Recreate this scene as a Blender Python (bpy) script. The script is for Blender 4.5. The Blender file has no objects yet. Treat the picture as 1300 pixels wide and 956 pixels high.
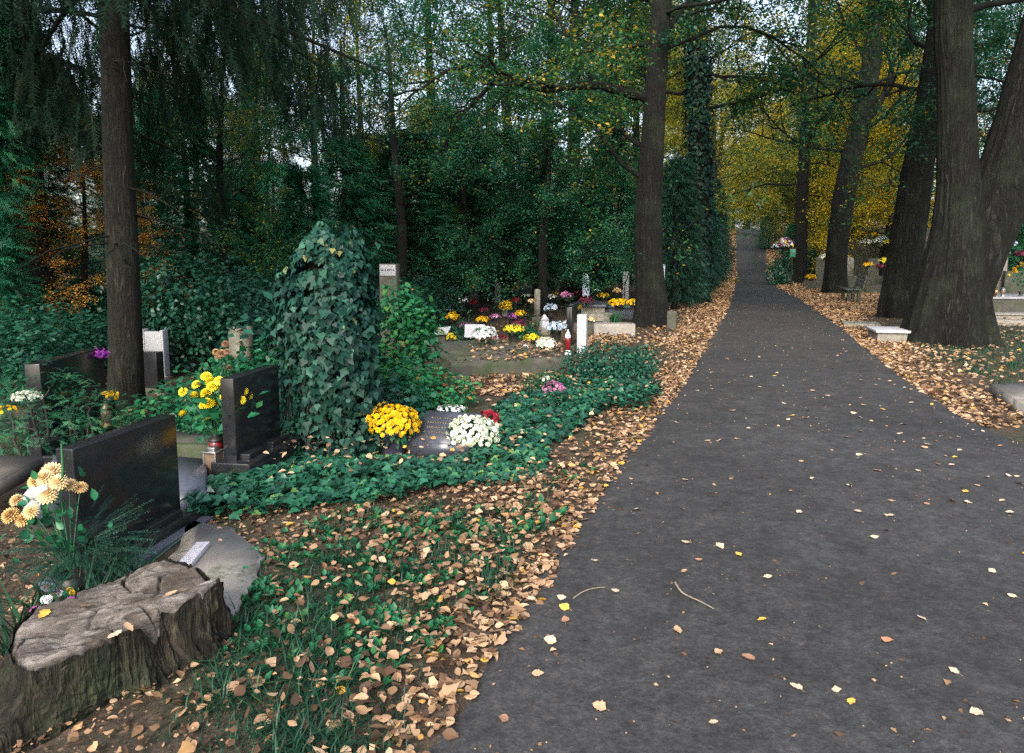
import bpy, bmesh, math, random
import numpy as np
from mathutils import Vector, Matrix

random.seed(7)
RNG = np.random.default_rng(11)
sc = bpy.context.scene
COL = sc.collection
PI = math.pi
R_ = math.radians

# ------------------------------------------------------------------ camera geometry
CAM_Z = 1.6
FPX, CX, CY = 900.0, 650.0, 433.0
PITCH = math.atan((433 - 325) / FPX)
cp, sp_ = math.cos(PITCH), math.sin(PITCH)

def ray(px, py):
    a = (px - CX) / FPX
    b = (CY - py) / FPX
    return Vector((a, cp + b * sp_, -sp_ + b * cp))

def G(px, py, z=0.0):
    d = ray(px, py)
    t = (z - CAM_Z) / d.z
    return Vector((d.x * t, d.y * t, z))

def AT(px, py, Y):
    d = ray(px, py)
    t = Y / d.y
    return Vector((d.x * t, Y, CAM_Z + d.z * t))

def PXX(px, Y, z=0.0):
    """world x of the column px at distance Y"""
    return AT(px, 325, Y).x

# ------------------------------------------------------------------ terrain
def sstep(a, b, x):
    t = np.clip((np.asarray(x, float) - a) / (b - a), 0, 1)
    return t * t * (3 - 2 * t)

PL = [(-30, -11.0), (-4, -2.45), (0, -1.1), (2.66, -0.18), (3.24, .04), (4.3, .38), (5.9, .98), (8.2, 1.85), (12.5, 3.35), (22, 6.6), (36, 11.1), (42, 13.1), (50, 15.6), (90, 28.0), (130, 40.7), (170, 53.5)]
PR = [(-30, -2.0), (-4, 4.6), (0, 5.0), (3, 4.9), (5, 4.55), (6.1, 4.43), (7, 4.6), (8.7, 5.1), (11.5, 6.0), (16, 7.55), (24, 10.1), (36, 13.6), (42, 15.4), (50, 18.0), (90, 32.2), (130, 46.3), (170, 58.5)]
PLY, PLX = np.array(PL).T
PRY, PRX = np.array(PR).T
def pathL(y): return np.interp(y, PLY, PLX)
def pathR(y): return np.interp(y, PRY, PRX)

def H(x, y):
    x = np.asarray(x, float); y = np.asarray(y, float)
    h = 6.0 * sstep(34, 125, y)
    off = x - pathR(y)
    h = h + 1.0 * sstep(4.5, 9.0, off) * sstep(24, 32, y)
    offl = pathL(y) - x
    h = h + 0.05 * np.sin(x * .7 + 1) * np.sin(y * .6) * sstep(1.5, 4, offl) * sstep(6, 10, y)
    return h
def Hs(x, y): return float(H(x, y))

# ------------------------------------------------------------------ cheap vector noise
class SN:
    def __init__(self, seed, n=10, f0=.6, f1=3.0):
        r = np.random.default_rng(seed)
        self.k = r.normal(size=(n, 3)); self.k /= np.linalg.norm(self.k, axis=1)[:, None]
        self.f = np.geomspace(f0, f1, n); self.p = r.uniform(0, 6.28, n)
        self.a = 1 / self.f ** .6; self.a /= self.a.sum()
    def __call__(self, P):
        P = np.asarray(P, float)
        return (np.sin((P @ self.k.T) * self.f * 2 * PI + self.p) * self.a).sum(-1) * 1.8

# ------------------------------------------------------------------ mesh helpers
def mesh_np(name, V, Fs, tint=None, smooth=False):
    """V (N,3); Fs list of int arrays (M,k); tint per face"""
    me = bpy.data.meshes.new(name)
    V = np.ascontiguousarray(V, dtype=np.float32)
    me.vertices.add(len(V)); me.vertices.foreach_set('co', V.ravel())
    loops, starts, tot = [], [], 0
    for F in Fs:
        F = np.asarray(F, dtype=np.int32)
        if len(F) == 0: continue
        m = F.shape[1]
        loops.append(F.ravel()); starts.append(tot + np.arange(len(F)) * m); tot += F.size
    loops = np.concatenate(loops).astype(np.int32); starts = np.concatenate(starts).astype(np.int32)
    me.loops.add(len(loops)); me.loops.foreach_set('vertex_index', loops)
    me.polygons.add(len(starts)); me.polygons.foreach_set('loop_start', starts)
    if tint is not None:
        a = me.attributes.new('tint', 'FLOAT', 'FACE')
        a.data.foreach_set('value', np.ascontiguousarray(tint, dtype=np.float32))
    if smooth:
        me.polygons.foreach_set('use_smooth', np.ones(len(starts), dtype=bool))
    me.update(calc_edges=True); me.validate()
    return me

def link(name, me, mat=None, parent=None, loc=None, rz=0.0):
    o = bpy.data.objects.new(name, me)
    COL.objects.link(o)
    if mat is not None and me is not None and len(me.materials) == 0:
        me.materials.append(mat)
    if parent is not None: o.parent = parent
    if loc is not None: o.location = loc
    o.rotation_euler = (0, 0, rz)
    return o

def tag(o, label=None, cat=None, group=None, kind=None):
    if label: o['label'] = label
    if cat: o['category'] = cat
    if group: o['group'] = group
    if kind: o['kind'] = kind
    return o

def thing(name, label, cat, loc=(0, 0, 0), rz=0.0, group=None):
    o = bpy.data.objects.new(name, None); COL.objects.link(o)
    o.empty_display_size = .1
    o.location = loc; o.rotation_euler = (0, 0, rz)
    return tag(o, label, cat, group)

def copy_tree(root, loc, rz=0.0, scale=None, label=None, group=None):
    c = root.copy(); COL.objects.link(c)
    c.location = loc; c.rotation_euler = (0, 0, rz)
    if scale is not None: c.scale = scale
    if label: c['label'] = label
    if group: c['group'] = group
    for ch in list(root.children):
        d = ch.copy(); COL.objects.link(d); d.parent = c
        for g in list(ch.children):
            e = g.copy(); COL.objects.link(e); e.parent = d
    return c

class MB:
    """collects primitive shapes into one mesh"""
    def __init__(s): s.V = []; s.F = {}; s.n = 0; s.T = {}
    def add(s, V, Fs):
        V = np.asarray(V, float); s.V.append(V)
        for F in Fs:
            F = np.asarray(F)
            if F.size == 0: continue
            s.F.setdefault(F.shape[1], []).append(F + s.n)
        s.n += len(V)
    def build(s, name, mat, parent=None, smooth=False, loc=None, rz=0.0):
        me = mesh_np(name, np.concatenate(s.V), [np.concatenate(f) for f in s.F.values()], None, smooth)
        return link(name, me, mat, parent, loc, rz)
    def box(s, x0, x1, y0, y1, z0, z1, bev=.008, M=None, jit=0.0, seed=0):
        bm = bmesh.new()
        bmesh.ops.create_cube(bm, size=1)
        for v in bm.verts:
            v.co = ((x0 + x1) / 2 + v.co.x * (x1 - x0), (y0 + y1) / 2 + v.co.y * (y1 - y0), (z0 + z1) / 2 + v.co.z * (z1 - z0))
        if bev: bmesh.ops.bevel(bm, geom=list(bm.edges), offset=bev, segments=2, affect='EDGES', profile=.6)
        if jit:
            bmesh.ops.subdivide_edges(bm, edges=list(bm.edges), cuts=3, use_grid_fill=True)
            r = random.Random(seed)
            for v in bm.verts: v.co += Vector((r.uniform(-jit, jit), r.uniform(-jit, jit), r.uniform(-jit, jit)))
        s.bm(bm, M)
    def bm(s, bm, M=None):
        bm.verts.index_update()
        V = np.array([(M @ v.co if M else v.co)[:] for v in bm.verts])
        by = {}
        for f in bm.faces: by.setdefault(len(f.verts), []).append([v.index for v in f.verts])
        s.add(V, list(by.values())); bm.free()
    def lathe(s, prof, n=16, c=(0, 0, 0)):
        prof = np.asarray(prof, float); k = len(prof)
        th = np.arange(n) * 2 * PI / n
        V = np.stack([prof[:, None, 0] * np.cos(th) + c[0], prof[:, None, 0] * np.sin(th) + c[1], np.repeat(prof[:, 1:2], n, 1) + c[2]], -1).reshape(-1, 3)
        i = np.arange(k - 1)[:, None] * n; j = np.arange(n)[None]; j2 = (j + 1) % n
        F = np.stack([i + j, i + j2, i + n + j2, i + n + j], -1).reshape(-1, 4)
        s.add(V, [F])
    def tube(s, pts, rads, n=6):
        V, F = tube(pts, rads, n); s.add(V, [F])

def tube(pts, rads, n=6, disp=None):
    P = np.asarray(pts, float); r = np.asarray(rads, float)
    if r.ndim == 0: r = np.full(len(P), float(r))
    T = np.gradient(P, axis=0); T /= np.linalg.norm(T, axis=1)[:, None] + 1e-9
    ref = np.array([1., 0, 0]) if abs(T[0, 0]) < .8 else np.array([0, 1., 0])
    A = np.cross(T, ref); A /= np.linalg.norm(A, axis=1)[:, None] + 1e-9
    B = np.cross(T, A)
    th = np.arange(n) * 2 * PI / n
    rr = r[:, None] * np.ones(n)
    if disp is not None: rr = rr * disp(P, th)
    V = P[:, None] + rr[..., None] * (np.cos(th)[None, :, None] * A[:, None] + np.sin(th)[None, :, None] * B[:, None])
    k = len(P)
    i = np.arange(k - 1)[:, None] * n; j = np.arange(n)[None]; j2 = (j + 1) % n
    F = np.stack([i + j, i + j2, i + n + j2, i + n + j], -1).reshape(-1, 4)
    return V.reshape(-1, 3), F

def norm(a): return a / (np.linalg.norm(a, axis=-1, keepdims=True) + 1e-9)

def frames(d, n):
    """y axis = d, z axis near n"""
    y = norm(d); x = norm(np.cross(y, n)); z = np.cross(x, y)
    return np.stack([x, y, z], -1)

def scatter(tv, tf, P, R, S, tint):
    """copies of a small template -> V, list of faces, tint"""
    k = len(tv); N = len(P)
    S = np.asarray(S, float)
    if S.ndim == 1: S = S[:, None] * np.ones(3)
    L = tv[None] * S[:, None, :]
    V = np.einsum('nij,nkj->nki', R, L) + P[:, None]
    F = (np.asarray(tf)[None] + (np.arange(N) * k)[:, None, None]).reshape(-1, len(tf[0]))
    return V.reshape(-1, 3), F, np.repeat(tint, len(tf))

# leaf templates: length along +y, face up +z
LEAF = (np.array([(0, 0, 0), (.34, .42, .09), (0, 1, 0), (-.34, .42, .09)], float), [(0, 1, 2), (0, 2, 3)])
OVAL = (np.array([(0, 0, 0), (.26, .22, .05), (.33, .5, .08), (.17, .82, .07), (0, 1.03, -.02), (-.17, .82, .06), (-.33, .5, .09), (-.26, .22, .04), (0, .5, -.03)], float),
        [(0, 1, 8), (1, 2, 8), (2, 3, 8), (3, 4, 8), (4, 5, 8), (5, 6, 8), (6, 7, 8), (7, 0, 8)])
IVY = (np.array([(0, 0, 0), (.3, -.1, .0), (.52, .22, -.03), (.3, .45, .05), (0, 1, -.06), (-.3, .45, .05), (-.52, .22, -.03), (-.3, -.1, 0), (0, .35, -.02)], float),
       [(0, 1, 8), (1, 2, 8), (2, 3, 8), (3, 4, 8), (4, 5, 8), (5, 6, 8), (6, 7, 8), (7, 0, 8)])

FJ = np.random.default_rng(71)
def frond_template(pairs=9, wid=.3, leaf=.05, droop=.1):
    V, F = [], []
    for i in range(pairs):
        t = .08 + .88 * i / (pairs - 1)
        L0 = wid * (1 - .72 * abs(t - .35) / .65)
        for s in (-1, 1):
            L = L0 * FJ.uniform(.55, 1.3)
            b = np.array([0, t + FJ.uniform(-.03, .03), -droop * t * t]); tip = b + np.array([s * L * FJ.uniform(.55, .95), L * FJ.uniform(.45, 1.0), -.06 * L + FJ.uniform(-.06, .03)])
            w = np.array([-.4 * leaf * s, leaf, 0])
            k = len(V); V += [b - w * .5, b + w * .5, tip]; F.append((k, k + 1, k + 2))
    k = len(V); V += [(-.012, 0, 0), (.012, 0, 0), (0, 1, -droop)]; F.append((k, k + 1, k + 2))
    return np.array(V, float), F
FROND = frond_template()
TWIG = frond_template(16, .13, .024, .04)

# ------------------------------------------------------------------ materials
MATS = {}
def newmat(name):
    m = bpy.data.materials.new(name); m.use_nodes = True
    nt = m.node_tree
    for n in list(nt.nodes):
        if n.type not in ('OUTPUT_MATERIAL', 'BSDF_PRINCIPLED'): nt.nodes.remove(n)
    return m, nt, nt.nodes['Principled BSDF'], nt.nodes['Material Output']

def ramp(nt, fac, stops, interp='LINEAR'):
    r = nt.nodes.new('ShaderNodeValToRGB'); r.color_ramp.interpolation = interp
    el = r.color_ramp.elements
    while len(el) < len(stops): el.new(.5)
    for e, (p, c) in zip(el, stops):
        e.position = p; e.color = (*c, 1)
    nt.links.new(fac, r.inputs[0])
    return r.outputs[0]

def noise_node(nt, coord, scale, detail=6, rough=.6, dist=0.0, vec_scale=None):
    n = nt.nodes.new('ShaderNodeTexNoise'); n.inputs['Scale'].default_value = scale
    n.inputs['Detail'].default_value = detail; n.inputs['Roughness'].default_value = rough; n.inputs['Distortion'].default_value = dist
    if vec_scale is not None:
        mp = nt.nodes.new('ShaderNodeMapping'); mp.inputs['Scale'].default_value = vec_scale
        nt.links.new(coord, mp.inputs[0]); coord = mp.outputs[0]
    nt.links.new(coord, n.inputs['Vector'])
    return n.outputs['Fac']

def bump(nt, bsdf, h, strength=.4, dist=.01):
    b = nt.nodes.new('ShaderNodeBump'); b.inputs['Strength'].default_value = strength; b.inputs['Distance'].default_value = dist
    nt.links.new(h, b.inputs['Height']); nt.links.new(b.outputs[0], bsdf.inputs['Normal'])

def obj_coord(nt, what='Object'):
    t = nt.nodes.new('ShaderNodeTexCoord'); return t.outputs[what]

def mixc(nt, fac, a, b, mode='MIX'):
    m = nt.nodes.new('ShaderNodeMix'); m.data_type = 'RGBA'; m.blend_type = mode
    for sock, v in ((m.inputs[0], fac), (m.inputs[6], a), (m.inputs[7], b)):
        if isinstance(v, (int, float)): sock.default_value = v
        elif isinstance(v, tuple): sock.default_value = (*v, 1)
        else: nt.links.new(v, sock)
    return m.outputs[2]

def leaf_mat(name, stops, rough=.5, trans=.3, spec=.35, varobj=.25):
    m, nt, b, out = newmat(name)
    a = nt.nodes.new('ShaderNodeAttribute'); a.attribute_name = 'tint'
    c = ramp(nt, a.outputs['Fac'], stops)
    if varobj:
        oi = nt.nodes.new('ShaderNodeObjectInfo')
        hsv = nt.nodes.new('ShaderNodeHueSaturation')
        mr = nt.nodes.new('ShaderNodeMapRange'); mr.inputs['To Min'].default_value = 1 - varobj; mr.inputs['To Max'].default_value = 1 + varobj
        nt.links.new(oi.outputs['Random'], mr.inputs[0]); nt.links.new(mr.outputs[0], hsv.inputs['Value'])
        nt.links.new(c, hsv.inputs['Color']); c = hsv.outputs[0]
    nt.links.new(c, b.inputs['Base Color'])
    b.inputs['Roughness'].default_value = rough; b.inputs['Specular IOR Level'].default_value = spec
    if trans:
        t = nt.nodes.new('ShaderNodeBsdfTranslucent'); nt.links.new(c, t.inputs[0])
        mx = nt.nodes.new('ShaderNodeMixShader'); mx.inputs[0].default_value = trans
        nt.links.new(b.outputs[0], mx.inputs[1]); nt.links.new(t.outputs[0], mx.inputs[2])
        nt.links.new(mx.outputs[0], out.inputs[0])
    return m

def stone_mat(name, c0, c1, rough=.6, scale=6, speck=None, bmp=.3, moss=0.0, spec=.4):
    m, nt, b, out = newmat(name)
    co = obj_coord(nt)
    n = noise_node(nt, co, scale, 8, .65)
    c = ramp(nt, n, [(.3, c0), (.7, c1)])
    if speck:
        f = noise_node(nt, co, 180, 2, .5)
        g = ramp(nt, f, [(.56, (0, 0, 0)), (.64, (1, 1, 1))])
        c = mixc(nt, g, c, speck)
    if moss:
        f = noise_node(nt, co, 3.2, 6, .7)
        g = ramp(nt, f, [(.62 - moss * .3, (0, 0, 0)), (.75 - moss * .2, (1, 1, 1))])
        c = mixc(nt, g, c, (.035, .05, .02))
    nt.links.new(c, b.inputs['Base Color'])
    b.inputs['Roughness'].default_value = rough; b.inputs['Specular IOR Level'].default_value = spec
    if bmp: bump(nt, b, noise_node(nt, co, scale * 9, 6, .7), bmp, .006)
    return m

def plain(name, col, rough=.5, metal=0.0, spec=.5, var=.25, scale=12):
    m, nt, b, out = newmat(name)
    co = obj_coord(nt)
    n = noise_node(nt, co, scale, 5, .6)
    c = ramp(nt, n, [(.3, tuple(x * (1 - var) for x in col)), (.7, tuple(min(1, x * (1 + var)) for x in col))])
    nt.links.new(c, b.inputs['Base Color'])
    b.inputs['Roughness'].default_value = rough; b.inputs['Metallic'].default_value = metal; b.inputs['Specular IOR Level'].default_value = spec
    return m

def bark_mat(name, c0, c1, c2, sc_=1.0, moss=.2, ridged=True):
    m, nt, b, out = newmat(name)
    co = obj_coord(nt)
    n1 = noise_node(nt, co, 17 * sc_, 5, .6, .8, (1, 1, .13))
    n2 = noise_node(nt, co, 46 * sc_, 6, .7, .3, (1, 1, .3))
    n3 = noise_node(nt, co, 1.3, 5, .6)
    def mth(op, a, b):
        m_ = nt.nodes.new('ShaderNodeMath'); m_.operation = op
        for s_, v in ((m_.inputs[0], a), (m_.inputs[1], b)):
            if isinstance(v, (int, float)): s_.default_value = v
            elif v is not None: nt.links.new(v, s_)
        return m_.outputs[0]
    ridge_ = mth('MULTIPLY', mth('ABSOLUTE', mth('SUBTRACT', n1, .5), None), 5.0)
    hgt = mth('MINIMUM', ridge_, 1.0)
    hh_ = mth('ADD', hgt, mth('MULTIPLY', n2, .55))
    half = nt.nodes.new('ShaderNodeMath'); half.operation = 'MULTIPLY'; half.inputs[1].default_value = .7; nt.links.new(hh_, half.inputs[0])
    c = ramp(nt, half.outputs[0], [(.24, c0), (.55, c1), (.95, c2)])
    g = ramp(nt, n3, [(.5, (0, 0, 0)), (.72, (1, 1, 1))])
    gm = nt.nodes.new('ShaderNodeMath'); gm.operation = 'MULTIPLY'; gm.inputs[1].default_value = moss * 2; nt.links.new(g, gm.inputs[0])
    c = mixc(nt, gm.outputs[0], c, (.045, .06, .03))
    nt.links.new(c, b.inputs['Base Color']); b.inputs['Roughness'].default_value = .9; b.inputs['Specular IOR Level'].default_value = .2
    bump(nt, b, half.outputs[0], 1.0, .03)
    return m

M = {}
# foliage: teal-leaning greens, as the photograph shows them
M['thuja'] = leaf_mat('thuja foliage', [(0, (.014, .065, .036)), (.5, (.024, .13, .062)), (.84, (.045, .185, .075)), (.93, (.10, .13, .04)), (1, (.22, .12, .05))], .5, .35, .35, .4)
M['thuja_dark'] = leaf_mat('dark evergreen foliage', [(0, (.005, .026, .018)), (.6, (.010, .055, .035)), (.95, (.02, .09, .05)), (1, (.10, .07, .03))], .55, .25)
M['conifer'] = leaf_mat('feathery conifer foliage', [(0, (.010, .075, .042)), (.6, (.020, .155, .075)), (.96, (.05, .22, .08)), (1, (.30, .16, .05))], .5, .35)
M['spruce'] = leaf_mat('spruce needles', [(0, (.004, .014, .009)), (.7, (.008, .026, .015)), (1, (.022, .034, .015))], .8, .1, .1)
M['linden'] = leaf_mat('green linden leaves', [(0, (.014, .075, .034)), (.55, (.03, .125, .045)), (.78, (.08, .15, .02)), (.92, (.24, .21, .02)), (1, (.42, .28, .03))], .45, .45)
M['linden_dark'] = leaf_mat('dark green canopy leaves', [(0, (.012, .065, .036)), (.7, (.026, .13, .062)), (.95, (.07, .15, .04)), (1, (.25, .18, .02))], .45, .4)
M['yellow'] = leaf_mat('yellowing linden leaves', [(0, (.04, .085, .016)), (.4, (.12, .16, .018)), (.72, (.44, .36, .025)), (1, (.66, .48, .04))], .5, .6)
M['golden'] = leaf_mat('golden maple leaves', [(0, (.10, .12, .015)), (.4, (.44, .33, .02)), (.8, (.72, .52, .035)), (1, (.76, .58, .08))], .5, .6)
M['orange'] = leaf_mat('orange maple leaves', [(0, (.22, .10, .02)), (.5, (.58, .27, .04)), (1, (.70, .44, .09))], .5, .5)
M['bush'] = leaf_mat('shrub leaves', [(0, (.008, .06, .03)), (.6, (.016, .12, .055)), (.95, (.04, .17, .05)), (1, (.2, .15, .02))], .4, .3)
M['bush_dark'] = leaf_mat('dark shrub leaves', [(0, (.007, .04, .027)), (.7, (.016, .085, .052)), (1, (.035, .13, .07))], .35, .2)
M['rose'] = leaf_mat('rose bush leaves', [(0, (.010, .08, .036)), (.6, (.02, .165, .06)), (.88, (.06, .20, .04)), (1, (.32, .14, .03))], .45, .35)
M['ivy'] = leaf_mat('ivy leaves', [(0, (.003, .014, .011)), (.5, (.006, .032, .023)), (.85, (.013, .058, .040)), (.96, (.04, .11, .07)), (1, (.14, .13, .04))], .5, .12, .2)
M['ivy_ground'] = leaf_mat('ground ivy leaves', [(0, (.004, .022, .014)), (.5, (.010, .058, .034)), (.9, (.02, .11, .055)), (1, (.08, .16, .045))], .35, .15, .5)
M['grass'] = leaf_mat('grass blades', [(0, (.005, .024, .014)), (.6, (.010, .055, .028)), (.92, (.02, .09, .035)), (1, (.08, .13, .02))], .5, .3, varobj=0)
M['weed'] = leaf_mat('broad green weeds', [(0, (.008, .07, .03)), (.7, (.015, .13, .05)), (1, (.09, .2, .03))], .45, .3, varobj=0)
M['litter'] = leaf_mat('dry fallen leaves', [(0, (.028, .018, .012)), (.22, (.09, .05, .029)), (.44, (.23, .135, .073)), (.66, (.375, .24, .14)), (.86, (.49, .345, .22)), (.93, (.43, .22, .06)), (1, (.50, .31, .03))], .65, .2, .25, 0)
M['litter_warm'] = leaf_mat('warm fallen leaves', [(0, (.10, .052, .026)), (.3, (.28, .16, .08)), (.7, (.47, .295, .155)), (1, (.54, .37, .19))], .65, .2, .25, 0)
M['pathleaf'] = [plain('dry leaf ' + n, c, .65, var=.22, scale=30) for n, c in (('cream', (.46, .36, .245)), ('tan', (.40, .25, .145)), ('brown', (.28, .15, .09)), ('yellow', (.60, .37, .06)), ('rust', (.40, .17, .09)))]
M['bark'] = bark_mat('dark rough bark', (.0035, .004, .0033), (.0095, .0102, .0083), (.026, .027, .022), 1.0, .12)
M['bark_grey'] = bark_mat('linden bark', (.0035, .004, .0035), (.0085, .0092, .0078), (.022, .0228, .0195), 1.3, .12)
M['bark_spruce'] = bark_mat('spruce bark', (.0065, .0065, .005), (.0165, .016, .0118), (.036, .034, .0255), 1.6, .1)
M['twig'] = plain('thin twig bark', (.03, .026, .022), .9)
M['granite'] = stone_mat('polished black granite', (.006, .007, .008), (.014, .015, .016), .16, 20, (.03, .03, .034), 0, spec=.35)
M['granite_grey'] = stone_mat('blue grey polished granite', (.035, .042, .058), (.06, .07, .09), .42, 30, (.10, .11, .13), 0)
M['granite_light'] = stone_mat('pale grey granite', (.17, .175, .185), (.27, .275, .29), .5, 24, (.40, .40, .42), .15)
M['white_stone'] = stone_mat('white stone', (.30, .30, .32), (.44, .44, .47), .55, 8, None, .15)
M['stone'] = stone_mat('weathered stone', (.12, .11, .09), (.26, .24, .20), .85, 5, None, .5, .5)
M['stone_dark'] = stone_mat('mossy dark stone', (.035, .033, .028), (.09, .085, .072), .88, 5, None, .5, .6)
M['concrete'] = stone_mat('weathered concrete', (.16, .145, .125), (.30, .275, .24), .9, 4, None, .5, .25)
M['concrete_dark'] = stone_mat('brown terrazzo', (.07, .06, .05), (.13, .11, .09), .6, 9, (.2, .17, .14), .2)
M['wood_grey'] = stone_mat('weathered stele', (.10, .095, .07), (.20, .19, .145), .9, 7, None, .5, .4)
M['pot_dark'] = plain('dark plastic pot', (.03, .028, .027), .45)
M['pot_lilac'] = plain('dark lilac wrapped pot', (.05, .045, .075), .4)
M['pot_brown'] = plain('brown plastic pot', (.09, .05, .03), .5)
M['metal_dark'] = plain('dark patinated metal', (.03, .028, .025), .4, .6)
M['metal_bronze'] = plain('bronze metal', (.12, .085, .05), .35, .8)
M['steel'] = plain('dull steel', (.35, .34, .33), .3, .9)
M['gold'] = plain('dull gold lettering', (.20, .15, .07), .45, .5)
M['red_glass'] = plain('red glass', (.14, .010, .010), .15)
M['amber_glass'] = plain('smoky glass', (.12, .085, .06), .12)
M['white_plastic'] = plain('white plastic', (.72, .72, .72), .4)
M['green_plastic'] = plain('green painted metal', (.02, .16, .09), .4)
M['bench_wood'] = plain('dark painted bench wood', (.06, .075, .075), .5)
M['petal_yellow'] = leaf_mat('yellow petals', [(0, (.48, .27, .004)), (.6, (.74, .45, .008)), (1, (.82, .58, .03))], .6, .25, .2, 0)
M['petal_lemon'] = leaf_mat('lemon petals', [(0, (.55, .42, .01)), (.6, (.78, .62, .02)), (1, (.85, .75, .08))], .6, .25, .2, 0)
M['petal_white'] = leaf_mat('white petals', [(0, (.50, .55, .50)), (.6, (.72, .76, .72)), (1, (.85, .86, .84))], .6, .25, .2, 0)
M['petal_cream'] = leaf_mat('pale green white petals', [(0, (.42, .50, .34)), (.5, (.64, .70, .54)), (1, (.82, .84, .74))], .6, .25, .2, 0)
M['petal_red'] = leaf_mat('dark red petals', [(0, (.10, .006, .014)), (.6, (.23, .012, .026)), (1, (.34, .03, .045))], .6, .2, .2, 0)
M['petal_burgundy'] = leaf_mat('burgundy petals', [(0, (.05, .008, .02)), (.6, (.13, .018, .045)), (1, (.25, .04, .09))], .6, .2, .2, 0)
M['petal_purple'] = leaf_mat('magenta petals', [(0, (.16, .02, .20)), (.6, (.36, .06, .40)), (1, (.55, .15, .52))], .6, .2, .2, 0)
M['petal_pink'] = leaf_mat('pink petals', [(0, (.3, .09, .22)), (.6, (.5, .2, .38)), (1, (.65, .4, .5))], .6, .2, .2, 0)
M['petal_blue'] = leaf_mat('pale blue petals', [(0, (.30, .38, .50)), (.6, (.50, .60, .70)), (1, (.75, .8, .85))], .6, .2, .2, 0)
M['petal_apricot'] = leaf_mat('apricot petals', [(0, (.48, .29, .10)), (.5, (.68, .47, .21)), (1, (.80, .64, .38))], .6, .25, .2, 0)
M['petal_mixed'] = leaf_mat('mixed white yellow and purple petals', [(0, (.75, .75, .74)), (.35, (.72, .72, .75)), (.4, (.75, .5, .02)), (.62, (.78, .55, .03)), (.66, (.25, .03, .22)), (1, (.5, .12, .42))], .6, .2, .2, 0)

# ------------------------------------------------------------------ setting: ground
def ground_mat():
    m, nt, b, out = newmat('dark soil with leaf crumbs')
    co = obj_coord(nt)
    n1 = noise_node(nt, co, .9, 8, .65); n2 = noise_node(nt, co, 14, 8, .75); n3 = noise_node(nt, co, 60, 4, .7)
    c = ramp(nt, n2, [(.3, (.022, .017, .012)), (.52, (.060, .044, .032)), (.72, (.13, .095, .068))])
    f = ramp(nt, n3, [(.58, (0, 0, 0)), (.68, (1, 1, 1))])
    c = mixc(nt, f, c, (.20, .14, .095))
    g = ramp(nt, n1, [(.48, (0, 0, 0)), (.62, (1, 1, 1))])
    gm = nt.nodes.new('ShaderNodeMath'); gm.operation = 'MULTIPLY'; gm.inputs[1].default_value = .6; nt.links.new(g, gm.inputs[0])
    c = mixc(nt, gm.outputs[0], c, (.02, .038, .018))
    nt.links.new(c, b.inputs['Base Color']); b.inputs['Roughness'].default_value = .95; b.inputs['Specular IOR Level'].default_value = .15
    bump(nt, b, n2, .7, .03)
    return m

def nonuni(a, b, c, d, fine, coarse):
    """fine spacing on [b,c], growing outside"""
    xs = list(np.arange(b, c, fine)); x = c; s = fine
    while x < d: xs.append(x); s = min(coarse, s * 1.18); x += s
    xs.append(d); x = b; s = fine; lo = []
    while x > a: s = min(coarse, s * 1.18); x -= s; lo.append(max(x, a))
    return np.array(sorted(set(lo + xs)))
gx = np.concatenate([nonuni(-320, -8, 10, 10.2, .35, 20), np.arange(11, 64, 1.0), np.arange(65, 400, 12)]); gy = np.concatenate([nonuni(-40, 0, 22, 22.1, .35, 4), np.arange(23, 150, 1.0), np.arange(152, 520, 8)])
GX, GY = np.meshgrid(gx, gy, indexing='ij')
sn = SN(3, 12, .3, 2.2)
GZ = H(GX, GY)
offp = np.minimum(np.abs(GX - pathL(GY)), np.abs(GX - pathR(GY))); inside = (GX > pathL(GY)) & (GX < pathR(GY))
rough = np.where(inside, 0, sstep(.05, .9, offp)) * sstep(60, 20, GY)
GZ = GZ + rough * .03 * sn(np.stack([GX, GY, GX * 0], -1)) - .012 * inside
nx, ny = GX.shape
ii = np.arange(nx - 1)[:, None] * ny + np.arange(ny - 1)[None]
Fg = np.stack([ii, ii + ny, ii + ny + 1, ii + 1], -1).reshape(-1, 4)
ground = link('ground', mesh_np('ground', np.stack([GX, GY, GZ], -1).reshape(-1, 3), [Fg], None, True), ground_mat())
tag(ground, kind='structure')

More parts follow.
